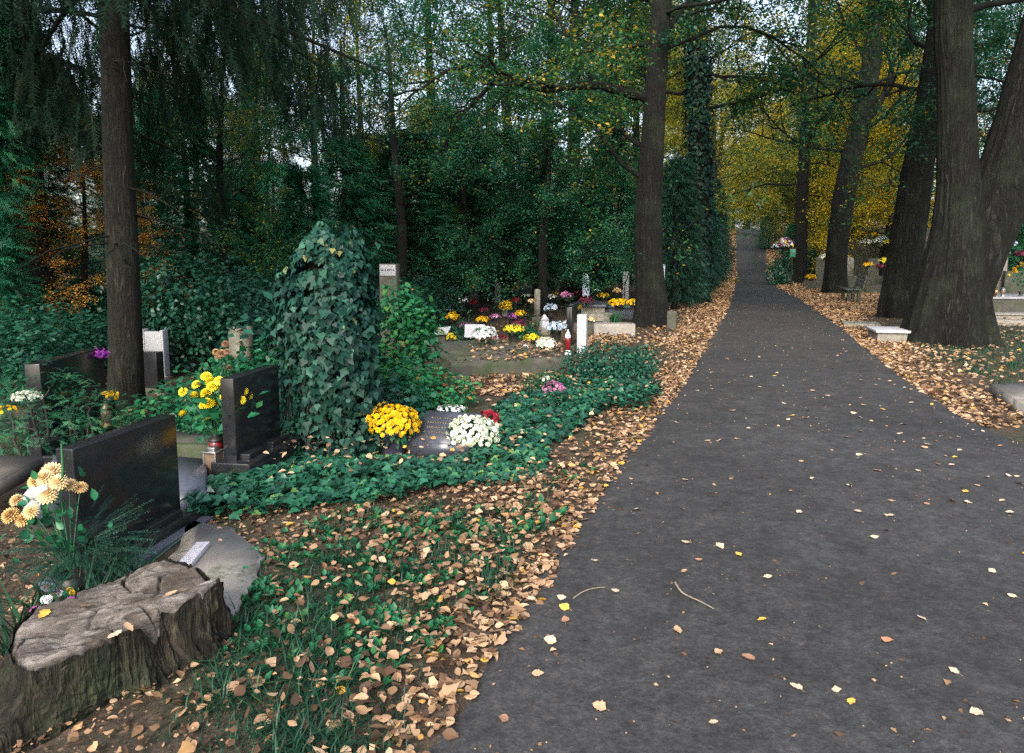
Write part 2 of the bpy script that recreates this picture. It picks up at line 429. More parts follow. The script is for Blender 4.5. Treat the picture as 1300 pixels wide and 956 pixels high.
def asphalt_mat():
    m, nt, b, out = newmat('worn dark asphalt')
    co = obj_coord(nt)
    big = noise_node(nt, co, .55, 6, .6, .5); mid = noise_node(nt, co, 4.5, 8, .7); fine = noise_node(nt, co, 70, 6, .85)
    v = nt.nodes.new('ShaderNodeTexVoronoi'); v.inputs['Scale'].default_value = 120; nt.links.new(co, v.inputs['Vector'])
    c = ramp(nt, big, [(.3, (.0245, .0243, .0243)), (.7, (.040, .0398, .0398))])
    c2 = ramp(nt, mid, [(.3, (.62, .62, .63)), (.7, (1.36, 1.34, 1.32))])
    c = mixc(nt, 1.0, c, c2, 'MULTIPLY')
    c3 = ramp(nt, fine, [(.32, (.45, .45, .45)), (.7, (1.6, 1.6, 1.6))])
    c = mixc(nt, .9, c, c3, 'MULTIPLY')
    md = noise_node(nt, co, 24, 5, .75)
    c4 = ramp(nt, md, [(.32, (.55, .55, .56)), (.5, (1, 1, 1)), (.68, (1.65, 1.62, 1.58))])
    c = mixc(nt, .85, c, c4, 'MULTIPLY')
    st = noise_node(nt, co, 1.9, 7, .75, 1.0)
    g = ramp(nt, st, [(.60, (0, 0, 0)), (.76, (.6, .6, .6))])
    c = mixc(nt, g, c, (.095, .088, .083))
    cell = ramp(nt, v.outputs['Distance'], [(0, (1, 1, 1)), (.14, (0, 0, 0))])
    sp = noise_node(nt, co, 35, 2, .5)
    spm = ramp(nt, sp, [(.52, (0, 0, 0)), (.6, (1, 1, 1))])
    mm = nt.nodes.new('ShaderNodeMath'); mm.operation = 'MULTIPLY'; nt.links.new(cell, mm.inputs[0]); nt.links.new(spm, mm.inputs[1])
    c = mixc(nt, mm.outputs[0], c, (.20, .19, .185))
    # hairline cracks
    w = nt.nodes.new('ShaderNodeTexVoronoi'); w.feature = 'DISTANCE_TO_EDGE'; w.inputs['Scale'].default_value = .55
    mp = nt.nodes.new('ShaderNodeMapping'); nt.links.new(co, mp.inputs[0])
    nn = nt.nodes.new('ShaderNodeTexNoise'); nn.inputs['Scale'].default_value = 2.2; nn.inputs['Detail'].default_value = 6; nt.links.new(co, nn.inputs['Vector'])
    va = nt.nodes.new('ShaderNodeVectorMath'); va.operation = 'MULTIPLY_ADD'; va.inputs[1].default_value = (.55, .55, .55); nt.links.new(nn.outputs['Color'], va.inputs[0]); nt.links.new(mp.outputs[0], va.inputs[2])
    nt.links.new(va.outputs[0], w.inputs['Vector'])
    cr = ramp(nt, w.outputs['Distance'], [(0, (.45, .45, .45)), (.008, (0, 0, 0))])
    c = mixc(nt, cr, c, (.016, .015, .015))
    nt.links.new(c, b.inputs['Base Color']); b.inputs['Roughness'].default_value = .82; b.inputs['Specular IOR Level'].default_value = .3
    bump(nt, b, md, .8, .012)
    return m
ys = np.concatenate([np.arange(-30, -2, 1.0), np.arange(-2, 24, .08), np.arange(24, 60, .4), np.arange(60, 170, 2)])
sn2 = SN(5, 14, .2, 2.5)
nw = 25
tt = np.linspace(0, 1, nw)
zed = np.zeros_like(ys)
lx = pathL(ys) + .05 * sn2(np.stack([ys, zed, zed], -1)) * 1.2
rx = pathR(ys) + .06 * sn2(np.stack([ys, zed + 9, zed], -1)) * 1.2
PXg = lx[:, None] * (1 - tt) + rx[:, None] * tt
PYg = np.repeat(ys[:, None], nw, 1)
crown_ = .012 * np.sin(tt * PI)[None]
edge = np.where((tt == 0) | (tt == 1), -.03, 0)[None]
PZg = H(PXg, PYg) + .012 + .012 * sstep(40, 60, PYg) + crown_ + edge + .004 * sn2(np.stack([PXg * .4, PYg * .4, PXg * 0], -1))
k = np.arange(len(ys) - 1)[:, None] * nw + np.arange(nw - 1)[None]
path = link('path', mesh_np('path', np.stack([PXg, PYg, PZg], -1).reshape(-1, 3), [np.stack([k, k + 1, k + nw + 1, k + nw], -1).reshape(-1, 4)], None, True), asphalt_mat())
tag(path, kind='structure')
def pathz(x, y): return Hs(x, y) + .012 + .012 * math.sin(PI * min(1, max(0, (x - float(pathL(y))) / float(pathR(y) - pathL(y)))))

# ------------------------------------------------------------------ leaf litter (stuff)
def curl_leaf(P, size, tint, flat=.5, tmpl=OVAL, rng=RNG, sx=(.65, 1.25)):
    N = len(P); yaw = rng.uniform(0, 2 * PI, N)
    d = np.stack([np.cos(yaw), np.sin(yaw), rng.normal(0, .22 * flat * 2, N)], -1)
    n = np.stack([rng.normal(0, flat, N), rng.normal(0, flat, N), np.ones(N)], -1)
    R = frames(d, n)
    S = np.stack([size * rng.uniform(*sx, N), size, size * rng.uniform(-1.5, 2.6, N)], -1)
    return scatter(tmpl[0], tmpl[1], P, R, S, tint)

def poly_sample(poly, n, rng=RNG):
    poly = np.asarray([(p[0], p[1]) for p in poly], float)
    lo, hi = poly.min(0), poly.max(0); out = []
    got = 0
    while got < n:
        q = rng.uniform(lo, hi, (n * 2, 2)); ins = np.zeros(len(q), bool)
        j = len(poly) - 1
        for i in range(len(poly)):
            xi, yi = poly[i]; xj, yj = poly[j]
            c = ((yi > q[:, 1]) != (yj > q[:, 1])) & (q[:, 0] < (xj - xi) * (q[:, 1] - yi) / (yj - yi + 1e-12) + xi)
            ins ^= c; j = i
        q = q[ins]; out.append(q); got += len(q)
    return np.concatenate(out)[:n]

LV, LF, LT = [], [], []
lcount = [0]
def put(V, F, T, store):
    store['V'].append(V); store['F'].append(F + store['n']); store['T'].append(T); store['n'] += len(V)
def newstore(): return {'V': [], 'F': [], 'T': [], 'n': 0}
def flush(store, name, mat, parent=None, smooth=False):
    if not store['V']: return None
    me = mesh_np(name, np.concatenate(store['V']), [np.concatenate(store['F'])], np.concatenate(store['T']), smooth)
    return link(name, me, mat, parent)

patch = SN(21, 10, .25, 1.6)
def verge(store, side, y0, y1, w0, w1, dens, size, flat=.5, over=.12, tmpl=OVAL, bias=0.0):
    """litter beside the path: offset from the edge outwards, thinning with distance"""
    A = (y1 - y0) * w1; n = int(A * dens)
    y = RNG.uniform(y0, y1, n); o = np.abs(RNG.normal(0, 1, n)) * w0 - over
    keep = (o < w1)
    y, o = y[keep], o[keep]
    x = pathL(y) - o if side < 0 else pathR(y) + o
    pn = patch(np.stack([x, y, x * 0 + bias], -1))
    keep = (RNG.uniform(-.9, 1.2, len(x)) < pn + .55 - .3 * o / w1)
    x, y, o = x[keep], y[keep], o[keep]
    z = H(x, y) + .012 + RNG.uniform(0, .035, len(x)) * np.clip(o * 4, .2, 1)
    t = np.clip(RNG.beta(2.2, 1.7, len(x)), 0, 1)
    put(*curl_leaf(np.stack([x, y, z], -1), size * RNG.uniform(.6, 1.25, len(x)), t, flat, tmpl), store)

near = newstore()
verge(near, -1, 1.2, 6.2, .36, 1.4, 250, .047, .38)
verge(near, -1, 6.2, 12, .5, 1.5, 360, .053, .42)
verge(near, -1, 12, 22, .75, 1.9, 330, .08, tmpl=LEAF)
verge(near, 1, 6.5, 13, .5, 1.6, 230, .066)
verge(near, 1, 10.5, 20, .5, 1.5, 330, .08, tmpl=LEAF)
verge(near, -1, 1.2, 12, .42, 1.4, 60, .058, .5, tmpl=IVY)
verge(near, -1, 1.2, 12, .45, 1.5, 120, .034, .6, tmpl=LEAF)
verge(near, 1, 7, 13, .5, 1.5, 60, .055, .5, tmpl=IVY)
# open verge with soil between the leaves
pol = [G(*p) for p in ((300, 956), (330, 760), (350, 690), (430, 650), (560, 630), (690, 600), (740, 590), (700, 680), (600, 830), (500, 956))]
q = poly_sample(pol, 1250); q = q[patch(np.column_stack([q * 1.4, q[:, 0] * 0 + 7])) + RNG.uniform(-.6, .8, len(q)) > -.15]; z = H(q[:, 0], q[:, 1]) + .015 + RNG.uniform(0, .05, len(q))
put(*curl_leaf(np.column_stack([q, z]), RNG.uniform(.024, .062, len(q)), RNG.beta(1.2, 1.9, len(q)), .6), near)
# soil at the stump's foot and along the ivy: small broken leaves, and crumbs everywhere
for pl, n_, s0, s1 in (([(-60, 1000), (0, 850), (200, 860), (300, 800), (330, 860), (250, 1000)], 190, .02, .05), ([(240, 690), (300, 640), (420, 640), (560, 620), (690, 600), (700, 620), (560, 660), (430, 690), (345, 720)], 650, .02, .05), ([(-60, 760), (-40, 640), (110, 740), (40, 800)], 160, .02, .05)):
    q = poly_sample([G(*p) for p in pl], n_); put(*curl_leaf(np.column_stack([q, H(q[:, 0], q[:, 1]) + .012 + RNG.uniform(0, .02, n_)]), RNG.uniform(s0, s1, n_), RNG.beta(1.0, 1.8, n_), .5), near)
    q = poly_sample([G(*p) for p in pl], n_ * 5); n2_ = n_ * 5; put(*curl_leaf(np.column_stack([q, H(q[:, 0], q[:, 1]) + .008 + RNG.uniform(0, .012, n2_)]), RNG.gamma(2, .006, n2_), RNG.beta(.9, 1.8, n2_), .7, LEAF), near)
# between the graves
pol = [G(*p) for p in ((130, 570), (330, 600), (560, 620), (690, 560), (840, 470), (840, 420), (560, 400), (300, 430), (60, 470))]
q = poly_sample(pol, 2600); z = H(q[:, 0], q[:, 1]) + .02 + RNG.uniform(0, .04, len(q))
put(*curl_leaf(np.column_stack([q, z]), RNG.uniform(.04, .09, len(q)), RNG.beta(1.8, 1.9, len(q)), .5, LEAF), near)
pol = [G(*p) for p in ((560, 500), (600, 478), (720, 475), (740, 455), (800, 440), (800, 415), (740, 430), (740, 480), (640, 505))]
q = poly_sample(pol, 1500); z = H(q[:, 0], q[:, 1]) + .02 + RNG.uniform(0, .04, len(q))
put(*curl_leaf(np.column_stack([q, z]), RNG.uniform(.05, .09, len(q)), RNG.beta(2, 1.7, len(q)), .5, LEAF), near)
# leaves blown onto the ivy and the kerbed grave
for pl, n_, z_ in (([(250, 650), (330, 605), (440, 560), (690, 560), (690, 604), (560, 622), (400, 645)], 170, .2), ([(600, 530), (720, 492), (840, 505), (710, 560)], 110, .19)):
    q = poly_sample([G(*p) for p in pl], n_)
    put(*curl_leaf(np.column_stack([q, H(q[:, 0], q[:, 1]) + z_ * RNG.uniform(.6, 1, n_)]), RNG.uniform(.03, .06, n_), RNG.beta(2.2, 1.4, n_), .5), near)
q = poly_sample([G(585, 466, .15), G(712, 462, .15), G(712, 436, .2), G(604, 432, .2)], 420)
put(*curl_leaf(np.column_stack([q, .225 + RNG.uniform(0, .03, 420)]), RNG.uniform(.04, .075, 420), RNG.beta(1.6, 1.6, 420), .5), near)
# the lawn with leaves by the double trunk
pol = [G(*p) for p in ((1130, 450), (1255, 500), (1420, 520), (1420, 425), (1240, 400), (1150, 432))]
q = poly_sample(pol, 1500); z = H(q[:, 0], q[:, 1]) + .04 + RNG.uniform(0, .04, len(q))
put(*curl_leaf(np.column_stack([q, z]), RNG.uniform(.05, .085, len(q)), RNG.beta(2, 1.5, len(q)), .5, LEAF), near)
flush(near, 'fallen_leaves', M['litter'])
bpy.data.objects['fallen_leaves']['kind'] = 'stuff'; bpy.data.objects['fallen_leaves']['label'] = 'tan dry leaves covering the verge beside the near path'

far = newstore()
verge(far, -1, 21, 42, .9, 2.6, 150, .12, tmpl=LEAF)
verge(far, 1, 19, 42, 2.4, 6.5, 120, .115, tmpl=LEAF, bias=4)
verge(far, -1, 42, 132, .8, 2.2, 60, .2, tmpl=LEAF)
verge(far, 1, 42, 132, 1.2, 4.5, 50, .2, tmpl=LEAF)
n = 2200; y = RNG.uniform(20, 60, n); x = pathL(y) - RNG.uniform(1, 22, n)
put(*curl_leaf(np.stack([x, y, H(x, y) + .03], -1), RNG.uniform(.08, .14, n), RNG.beta(1.4, 2, n), .5, LEAF), far)
o = flush(far, 'fallen_leaves_along_path', M['litter_warm']); tag(o, 'orange brown leaves drifted along both edges of the distant path', kind='stuff')

# crumbs of broken leaf, grit and seeds on the asphalt
cr = newstore(); n = 5200
y = 1.6 + 22 * RNG.uniform(0, 1, n) ** 1.6; f = RNG.beta(.8, .8, n); x = pathL(y) * (1 - f) + pathR(y) * f
cz = H(x, y) + .014 + .012 * np.sin(PI * f)
put(*curl_leaf(np.stack([x, y, cz], -1), RNG.gamma(2.0, .0055, n) * (1 + y * .02), RNG.beta(1.1, 1.3, n), .5, LEAF), cr)
o = flush(cr, 'leaf_crumbs', M['litter']); tag(o, 'crumbs of broken leaf and grit strewn over the asphalt', kind='stuff')

# ------------------------------------------------------------------ grass and weeds (stuff)
def blades(q, z, hmin, hmax, lean, rng=RNG):
    n = len(q); yaw = rng.uniform(0, 2 * PI, n); h = rng.uniform(hmin, hmax, n); w = h * .014 + .0016
    ln = rng.uniform(.2, 1, n) * lean
    d = np.stack([np.cos(yaw), np.sin(yaw)], -1); s = np.stack([-d[:, 1], d[:, 0]], -1)
    base = np.column_stack([q, z])
    def at(t, ww):
        c = base.copy(); c[:, :2] += d * (h * ln * t * t)[:, None]; c[:, 2] += h * (t - .35 * ln * t * t)
        a = c.copy(); a[:, :2] += s * (w * ww)[:, None]; b = c.copy(); b[:, :2] -= s * (w * ww)[:, None]
        return a, b
    a0, b0 = at(0, 1); a1, b1 = at(.5, .8); a2, b2 = at(1, .08)
    V = np.stack([a0, b0, a1, b1, a2, b2], 1).reshape(-1, 3)
    F = (np.array([(0, 1, 3, 2), (2, 3, 5, 4)])[None] + (np.arange(n) * 6)[:, None, None]).reshape(-1, 4)
    return V, F, np.repeat(np.clip(rng.beta(2, 2, n), 0, 1), 2)
gr = newstore()
def tufts(store, poly, nt, per, spread, hmin, hmax, lean=.8):
    c = poly_sample(poly, nt)
    q = np.repeat(c, per, 0) + RNG.normal(0, spread, (nt * per, 2))
    off = np.minimum(q[:, 0] - pathL(q[:, 1]), pathR(q[:, 1]) - q[:, 0])
    q = q[off < .02]
    put(*blades(q, H(q[:, 0], q[:, 1]) - .005, hmin, hmax, lean), store)
pol = [G(*p) for p in ((200, 1000), (290, 800), (340, 715), (440, 690), (545, 710), (575, 770), (530, 830), (480, 1000))]
tufts(gr, pol, 400, 20, .055, .015, .065, 1.6)
tufts(gr, [G(*p) for p in ((230, 960), (300, 790), (380, 770), (470, 800), (440, 960))], 13, 75, .06, .05, .13, 2.0)
pol = [G(*p) for p in ((340, 715), (420, 660), (560, 640), (700, 620), (690, 680), (600, 800), (545, 740))]
tufts(gr, pol, 60, 40, .045, .03, .10)
pol = [G(*p) for p in ((1160, 447), (1255, 490), (1420, 490), (1420, 420), (1240, 405))]
tufts(gr, pol, 900, 18, .08, .04, .11)
pol = [G(*p) for p in ((690, 560), (760, 500), (850, 455), (830, 430), (760, 470), (690, 540))]
tufts(gr, pol, 60, 25, .05, .03, .09)
flush(gr, 'grass', M['grass']); tag(bpy.data.objects['grass'], 'dark green grass tufts at the path edge and on the lawn', kind='stuff')

wd = newstore()
def weeds(store, poly, nt, per, L):
    c = poly_sample(poly, nt); q = np.repeat(c, per, 0); n = len(q)
    yaw = RNG.uniform(0, 2 * PI, n); el = RNG.uniform(.1, .9, n)
    d = np.stack([np.cos(yaw) * np.cos(el), np.sin(yaw) * np.cos(el), np.sin(el)], -1)
    P = np.column_stack([q, H(q[:, 0], q[:, 1]) + .005]) + d * .01
    put(*scatter(OVAL[0], OVAL[1], P, frames(d, np.array([0, 0, 1.])), RNG.uniform(.5, 1.1, n) * L, np.clip(RNG.beta(2, 2.4, n), 0, 1)), store)
pol = [G(*p) for p in ((260, 880), (330, 690), (430, 650), (600, 650), (690, 640), (650, 730), (560, 830), (470, 900))]
weeds(wd, pol, 430, 6, .045)
pol = [G(*p) for p in ((640, 720), (700, 680), (760, 590), (700, 600), (640, 650))]
weeds(wd, pol, 22, 6, .06)
flush(wd, 'weeds', M['weed']); tag(bpy.data.objects['weeds'], 'bright green broad leaved weeds among the fallen leaves', kind='stuff')

# ------------------------------------------------------------------ ground ivy (stuff)
iv = newstore()
mound = SN(31, 10, .35, 1.6)
def ivy_cover(store, poly, n, hmax, size, keepout=()):
    q = poly_sample(poly, n)
    for (cx, cy, r) in keepout:
        q = q[np.hypot(q[:, 0] - cx, q[:, 1] - cy) > r]
    n = len(q)
    hh = (.12 + .88 * np.clip(.45 + .75 * mound(np.column_stack([q, q[:, 0] * 0])), 0, 1)) * hmax
    z = H(q[:, 0], q[:, 1]) + hh * np.sqrt(RNG.uniform(.05, 1, n))
    yaw = RNG.uniform(0, 2 * PI, n)
    d = np.stack([np.cos(yaw), np.sin(yaw) - .3, RNG.uniform(-.5, .1, n)], -1)
    nn = np.stack([RNG.normal(0, .4, n), RNG.normal(-.25, .4, n), np.ones(n)], -1)
    put(*scatter(IVY[0], IVY[1], np.column_stack([q, z]), frames(d, nn), RNG.uniform(.6, 1.15, n) * size, np.clip(RNG.beta(2, 2.2, n) + .28 * mound(np.column_stack([q * 2.3 + 5, q[:, 0] * 0])), 0, 1)), store)
KO = [(G(556, 583).x, G(556, 583).y - .05, .26), (G(521, 575).x, G(521, 575).y - .1, .13), (G(545, 572).x, G(545, 572).y - .1, .14), (G(500, 577).x, G(500, 577).y - .05, .13)]
polA = [G(*p) for p in ((235, 668), (262, 628), (330, 600), (372, 560), (440, 556), (500, 556), (580, 560), (650, 545), (700, 560), (692, 604), (640, 618), (560, 625), (480, 645), (400, 648), (330, 662))]
ivy_cover(iv, polA, 5600, .20, .060, KO)
polB = [G(*p) for p in ((600, 530), (660, 505), (720, 492), (800, 488), (842, 505), (820, 522), (760, 530), (710, 565), (650, 560))]
ivy_cover(iv, polB, 3400, .2, .065)
polC = [G(*p) for p in ((370, 575), (360, 540), (400, 520), (470, 510), (560, 515), (560, 560), (470, 575))]
ivy_cover(iv, polC, 3200, .22, .066, KO)
polD = [G(*p) for p in ((240, 660), (265, 625), (340, 590), (365, 600), (330, 640))]
ivy_cover(iv, polD, 700, .2, .07)
flush(iv, 'ivy_ground_cover', M['ivy_ground']); tag(bpy.data.objects['ivy_ground_cover'], 'dense dark ivy covering the ground round the slanted plaque', kind='stuff')
#PART2
# ------------------------------------------------------------------ trees
def bez(pts, n):
    """smooth polyline through (x,y,z,r) points"""
    P = np.asarray(pts, float); t = np.linspace(0, len(P) - 1, n); i = np.clip(t.astype(int), 0, len(P) - 2); f = (t - i)[:, None]
    p0 = P[np.clip(i - 1, 0, None)]; p1 = P[i]; p2 = P[i + 1]; p3 = P[np.clip(i + 2, None, len(P) - 1)]
    return .5 * (2 * p1 + (p2 - p0) * f + (2 * p0 - 5 * p1 + 4 * p2 - p3) * f ** 2 + (3 * p1 - p0 - 3 * p2 + p3) * f ** 3)

def trunk_geo(pts, n_ring, n_seg, seed, ridge=.07, flare=.6, flare_h=.5, lobes=6):
    C = bez(pts, n_ring)
    P, r = C[:, :3], C[:, 3]
    s1, s2, s3 = SN(seed, 12, .5, 3.2), SN(seed + 1, 14, 3, 11), SN(seed + 2, 6, .3, 1.0)
    ph = np.random.default_rng(seed).uniform(0, 6.28)
    z0 = P[0, 2]
    def disp(P, th):
        zz = P[:, 2:3] - z0
        Q = np.stack([np.cos(th)[None] * np.ones_like(zz), np.sin(th)[None] * np.ones_like(zz), zz * .13 * np.ones_like(th)[None]], -1)
        Q2 = Q.copy(); Q2[..., 2] *= 1.5
        d = 1 + ridge * .8 * s1(Q) + ridge * .55 * s2(Q2) + .05 * s3(Q * .6)
        fl = flare * np.exp(-zz / flare_h) * (.75 + .45 * np.cos(th * lobes + ph + .6 * np.sin(th + ph)))
        return d + fl
    return tube(P, r, n_seg, disp)

class Tubes:
    def __init__(s): s.V = []; s.F = []; s.n = 0
    def add(s, V, F): s.V.append(V); s.F.append(F + s.n); s.n += len(V)
    def tube(s, pts, rads, n=6): s.add(*tube(pts, rads, n))
    def build(s, name, mat, parent=None):
        return link(name, s.mesh(name), mat, parent)
    def mesh(s, name): return mesh_np(name, np.concatenate(s.V), [np.concatenate(s.F)], None, True)

def grow(rng, tb, twigs, p, d, L, r, lev, maxlev, up=.1, wob=.22, kids=5, ratio=.55, ang=.8, tropism=None):
    seg = 7 if lev < maxlev else 5
    pts, cur, dr = [np.array(p, float)], np.array(p, float), norm(np.array(d, float))
    dirs = [dr]
    for i in range(seg):
        dr = norm(dr + rng.normal(0, wob, 3) + np.array([0, 0, up if lev < maxlev else up - .12]))
        cur = cur + dr * L / seg; pts.append(cur); dirs.append(dr)
    pts = np.array(pts); rad = r * np.linspace(1, .32, len(pts))
    tb.tube(pts, rad, 7 if lev == 0 else (5 if lev == 1 else 3))
    if lev >= maxlev - 1:
        for i in range(2 if lev < maxlev else 1, len(pts)): twigs.append((pts[i], dirs[i]))
    if lev < maxlev:
        for k in range(kids):
            t = .25 + .75 * (k + rng.uniform(.1, .9)) / kids
            i = min(int(t * seg), seg - 1); f = t * seg - i
            q = pts[i] * (1 - f) + pts[i + 1] * f
            b = dirs[i]
            rnd = rng.normal(size=3); side = norm(np.cross(b, rnd))
            nd = norm(b * math.cos(ang) + side * math.sin(ang) * rng.uniform(.7, 1.2))
            grow(rng, tb, twigs, q, nd, L * ratio * rng.uniform(.75, 1.2), max(r * .45, .004), lev + 1, maxlev, up, wob * 1.1, kids, ratio, ang)

def crown_from(rng, twigs, n, size, spread, tmpl=LEAF, clump=None, droop=.3, tintshift=0.0):
    """leaves scattered round the twigs; whole clumps share a tint so light and dark sprays appear"""
    T = np.array([t[0] for t in twigs]); D = np.array([t[1] for t in twigs])
    w = rng.gamma(1.3, 1, len(T)); w /= w.sum()
    i = rng.choice(len(T), n, p=w)
    P = T[i] + rng.normal(0, spread, (n, 3)) * np.array([1, 1, .6])
    yaw = rng.uniform(0, 2 * PI, n)
    d = np.stack([np.cos(yaw), np.sin(yaw), -np.abs(rng.normal(droop, .45, n))], -1)
    nn = np.stack([rng.normal(0, .5, n), rng.normal(0, .5, n), np.ones(n)], -1)
    ct = rng.normal(0, .16, len(T))
    t = np.clip(rng.beta(2, 2.4, n) + ct[i] + tintshift, 0, 1)
    return scatter(tmpl[0], tmpl[1], P, frames(d, nn), size * rng.uniform(.6, 1.25, n), t)

def decid_mesh(seed, trunk_pts, nl, z0, z1, L, elev, n_leaf, size, spread, kids=5, maxlev=2, up=.08, n_ring=60, n_seg=18, ridge=.07, flare=.6, extra=(), tintshift=0.0, wob=.2, azim=None, lr=.21):
    rng = np.random.default_rng(seed)
    tb = Tubes(); tb.add(*trunk_geo(trunk_pts, n_ring, n_seg, seed, ridge, flare))
    C = bez(trunk_pts, 60); tw = []
    zs = C[:, 2]
    for k in range(nl):
        z = z0 + (z1 - z0) * (k + rng.uniform(0, 1)) / nl
        c = C[np.argmin(np.abs(zs - z))]
        a = k * 2.4 + rng.uniform(-.4, .4) if azim is None else rng.uniform(*azim)
        e = elev[0] + (elev[1] - elev[0]) * (k / max(1, nl - 1)) + rng.normal(0, .12)
        d = (math.cos(a) * math.cos(e), math.sin(a) * math.cos(e), math.sin(e))
        Lk = L * (1.1 - .45 * k / nl) * rng.uniform(.8, 1.15)
        grow(rng, tb, tw, c[:3], d, Lk, c[3] * lr, 0, maxlev, up, wob, kids)
    for (p, d, Lk, r) in extra:
        grow(rng, tb, tw, p, d, Lk, r, 0, maxlev, up, wob, kids)
    tm = tb.mesh('trunk')
    cm = None
    if n_leaf:
        V, F, T = crown_from(rng, tw, n_leaf, size, spread, tintshift=tintshift)
        cm = mesh_np('crown', V, [F], T)
    return tm, cm

def make_tree(name, label, cat, tm, cm, bark, leaf, loc=(0, 0, 0), rz=0.0, scale=None, group=None):
    t = thing(name, label, cat, loc, rz, group)
    if scale: t.scale = scale
    a = link('trunk', tm, None, t)
    if not tm.materials: tm.materials.append(bark)
    if cm is not None:
        if not cm.materials: cm.materials.append(leaf)
        b = link('crown', cm, None, t)
        if cm.materials[0] != leaf:
            b.material_slots[0].link = 'OBJECT'; b.material_slots[0].material = leaf
    if tm.materials[0] != bark:
        a.material_slots[0].link = 'OBJECT'; a.material_slots[0].material = bark
    return t

def conifer_mesh(seed, h, z0, rad, nfr, flen, tmpl=FROND, top=.12, droopy=.25, tr=.13, shape=.8, lean=0.0):
    """dense columnar conifer: fanned sprays on a tapering column over a bare trunk"""
    rng = np.random.default_rng(seed)
    tb = Tubes(); tb.add(*trunk_geo([(0, 0, -.1, tr), (.03, 0, h * .4, tr * .8), (0, .02, h, tr * .15)], 40, 12, seed, .05, .4, .25))
    u = rng.uniform(0, 1, nfr) ** 1.0; z = z0 + (h - z0) * u
    lob = SN(seed + 9, 10, .15, .7)
    a = rng.uniform(0, 2 * PI, nfr)
    prof = rad * (top + (1 - top) * (1 - u) ** shape) * np.clip(.55 + u * 6, 0, 1)
    f = .78 + .5 * lob(np.stack([np.cos(a) * 1.2, np.sin(a) * 1.2, z * .8], -1))
    rr = prof * f * np.sqrt(rng.uniform(.12, 1.15, nfr))
    P = np.stack([rr * np.cos(a), rr * np.sin(a), z], -1)
    el = rng.normal(.15, .35, nfr) - droopy * (rr / (prof + .01))
    a2 = a + rng.normal(0, .45, nfr)
    d = np.stack([np.cos(a2) * np.cos(el), np.sin(a2) * np.cos(el), np.sin(el)], -1)
    nn = np.stack([rng.normal(0, .6, nfr) + .3 * np.cos(a), rng.normal(0, .6, nfr) + .3 * np.sin(a), np.ones(nfr)], -1)
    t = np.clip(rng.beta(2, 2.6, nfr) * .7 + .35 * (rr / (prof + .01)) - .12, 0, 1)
    V, F, T = scatter(tmpl[0], tmpl[1], P, frames(d, nn), flen * rng.uniform(.6, 1.2, nfr), t)
    for k in range(46):                                  # limbs
        zz = z0 + (h - z0) * .9 * rng.uniform(0, 1); aa = rng.uniform(0, 6.28); rl = rad * (1 - .75 * (zz - z0) / (h - z0)) * .85
        p0 = np.array([0, 0, zz]); dr = np.array([math.cos(aa), math.sin(aa), 0])
        pts = [p0 + dr * rl * s + np.array([0, 0, .12 * rl * s - .25 * rl * s * s]) for s in (0, .33, .66, 1)]
        tb.tube(pts, [.028, .022, .014, .005], 4)
    return tb.mesh('trunk'), mesh_np('crown', V, [F], T)

def spruce_mesh(seed, trunk_pts, z0, z1, nbr, L, ntw, h_tw):
    """old spruce: long arching boughs with curtains of hanging twigs"""
    rng = np.random.default_rng(seed)
    tb = Tubes(); tb.add(*trunk_geo(trunk_pts, 120, 26, seed, .045, .35, .4, 5))
    C = bez(trunk_pts, 80)
    PP, DD, SS = [], [], []
    for k in range(nbr):
        u = (k + rng.uniform(0, 1)) / nbr; z = z0 + (z1 - z0) * u
        c = C[np.argmin(np.abs(C[:, 2] - z))]; a = k * 2.4 + rng.normal(0, .3)
        Lk = L * (1 - .55 * u) * rng.uniform(.7, 1.15)
        s = np.linspace(0, 1, 9)[:, None]
        dr = np.array([math.cos(a), math.sin(a), 0]); side = np.array([-math.sin(a), math.cos(a), 0])
        pts = c[:3] + dr * Lk * s + np.array([0, 0, 1]) * Lk * (.12 * s - .62 * s ** 2 + .28 * s ** 3) + side * Lk * rng.normal(0, .08) * s ** 2
        tb.tube(pts, np.linspace(.045, .008, 9), 5)
        for m in range(ntw):
            t = rng.uniform(.12, 1); i = min(int(t * 8), 7); f = t * 8 - i
            q = pts[i] * (1 - f) + pts[i + 1] * f
            sd = rng.choice([-1, 1]); off = side * sd * abs(rng.normal(0, .16)) * Lk * (1.1 - t)
            q = q + off + np.array([0, 0, -abs(rng.normal(0, .05))])
            for j in range(3):
                PP.append(q - np.array([0, 0, j * h_tw * .55]) + rng.normal(0, .05, 3)); DD.append(norm(np.array([0, 0, -1.]) + rng.normal(0, .22, 3) + dr * .1)); SS.append(h_tw * rng.uniform(.6, 1.25))
    for k in range(26):                                     # dead bare twigs on the lower stem
        z = rng.uniform(1.6, z0 + .8); c = C[np.argmin(np.abs(C[:, 2] - z))]; a = rng.uniform(0, 6.28); Lk = rng.uniform(.3, 1.3)
        s = np.linspace(0, 1, 6)[:, None]; dr = np.array([math.cos(a), math.sin(a), -.15])
        pts = c[:3] + dr * Lk * s + np.array([0, 0, -.22]) * Lk * s ** 2 + rng.normal(0, .02, (6, 3))
        tb.tube(pts, np.linspace(.011, .003, 6), 4)
    P = np.array(PP); n = len(P)
    V, F, T = scatter(TWIG[0] * np.array([1.5, 1, 1]), TWIG[1], P, frames(np.array(DD), rng.normal(0, 1, (n, 3))), np.array(SS), np.clip(rng.beta(2, 2.5, n), 0, 1))
    return tb.mesh('trunk'), mesh_np('crown', V, [F], T)

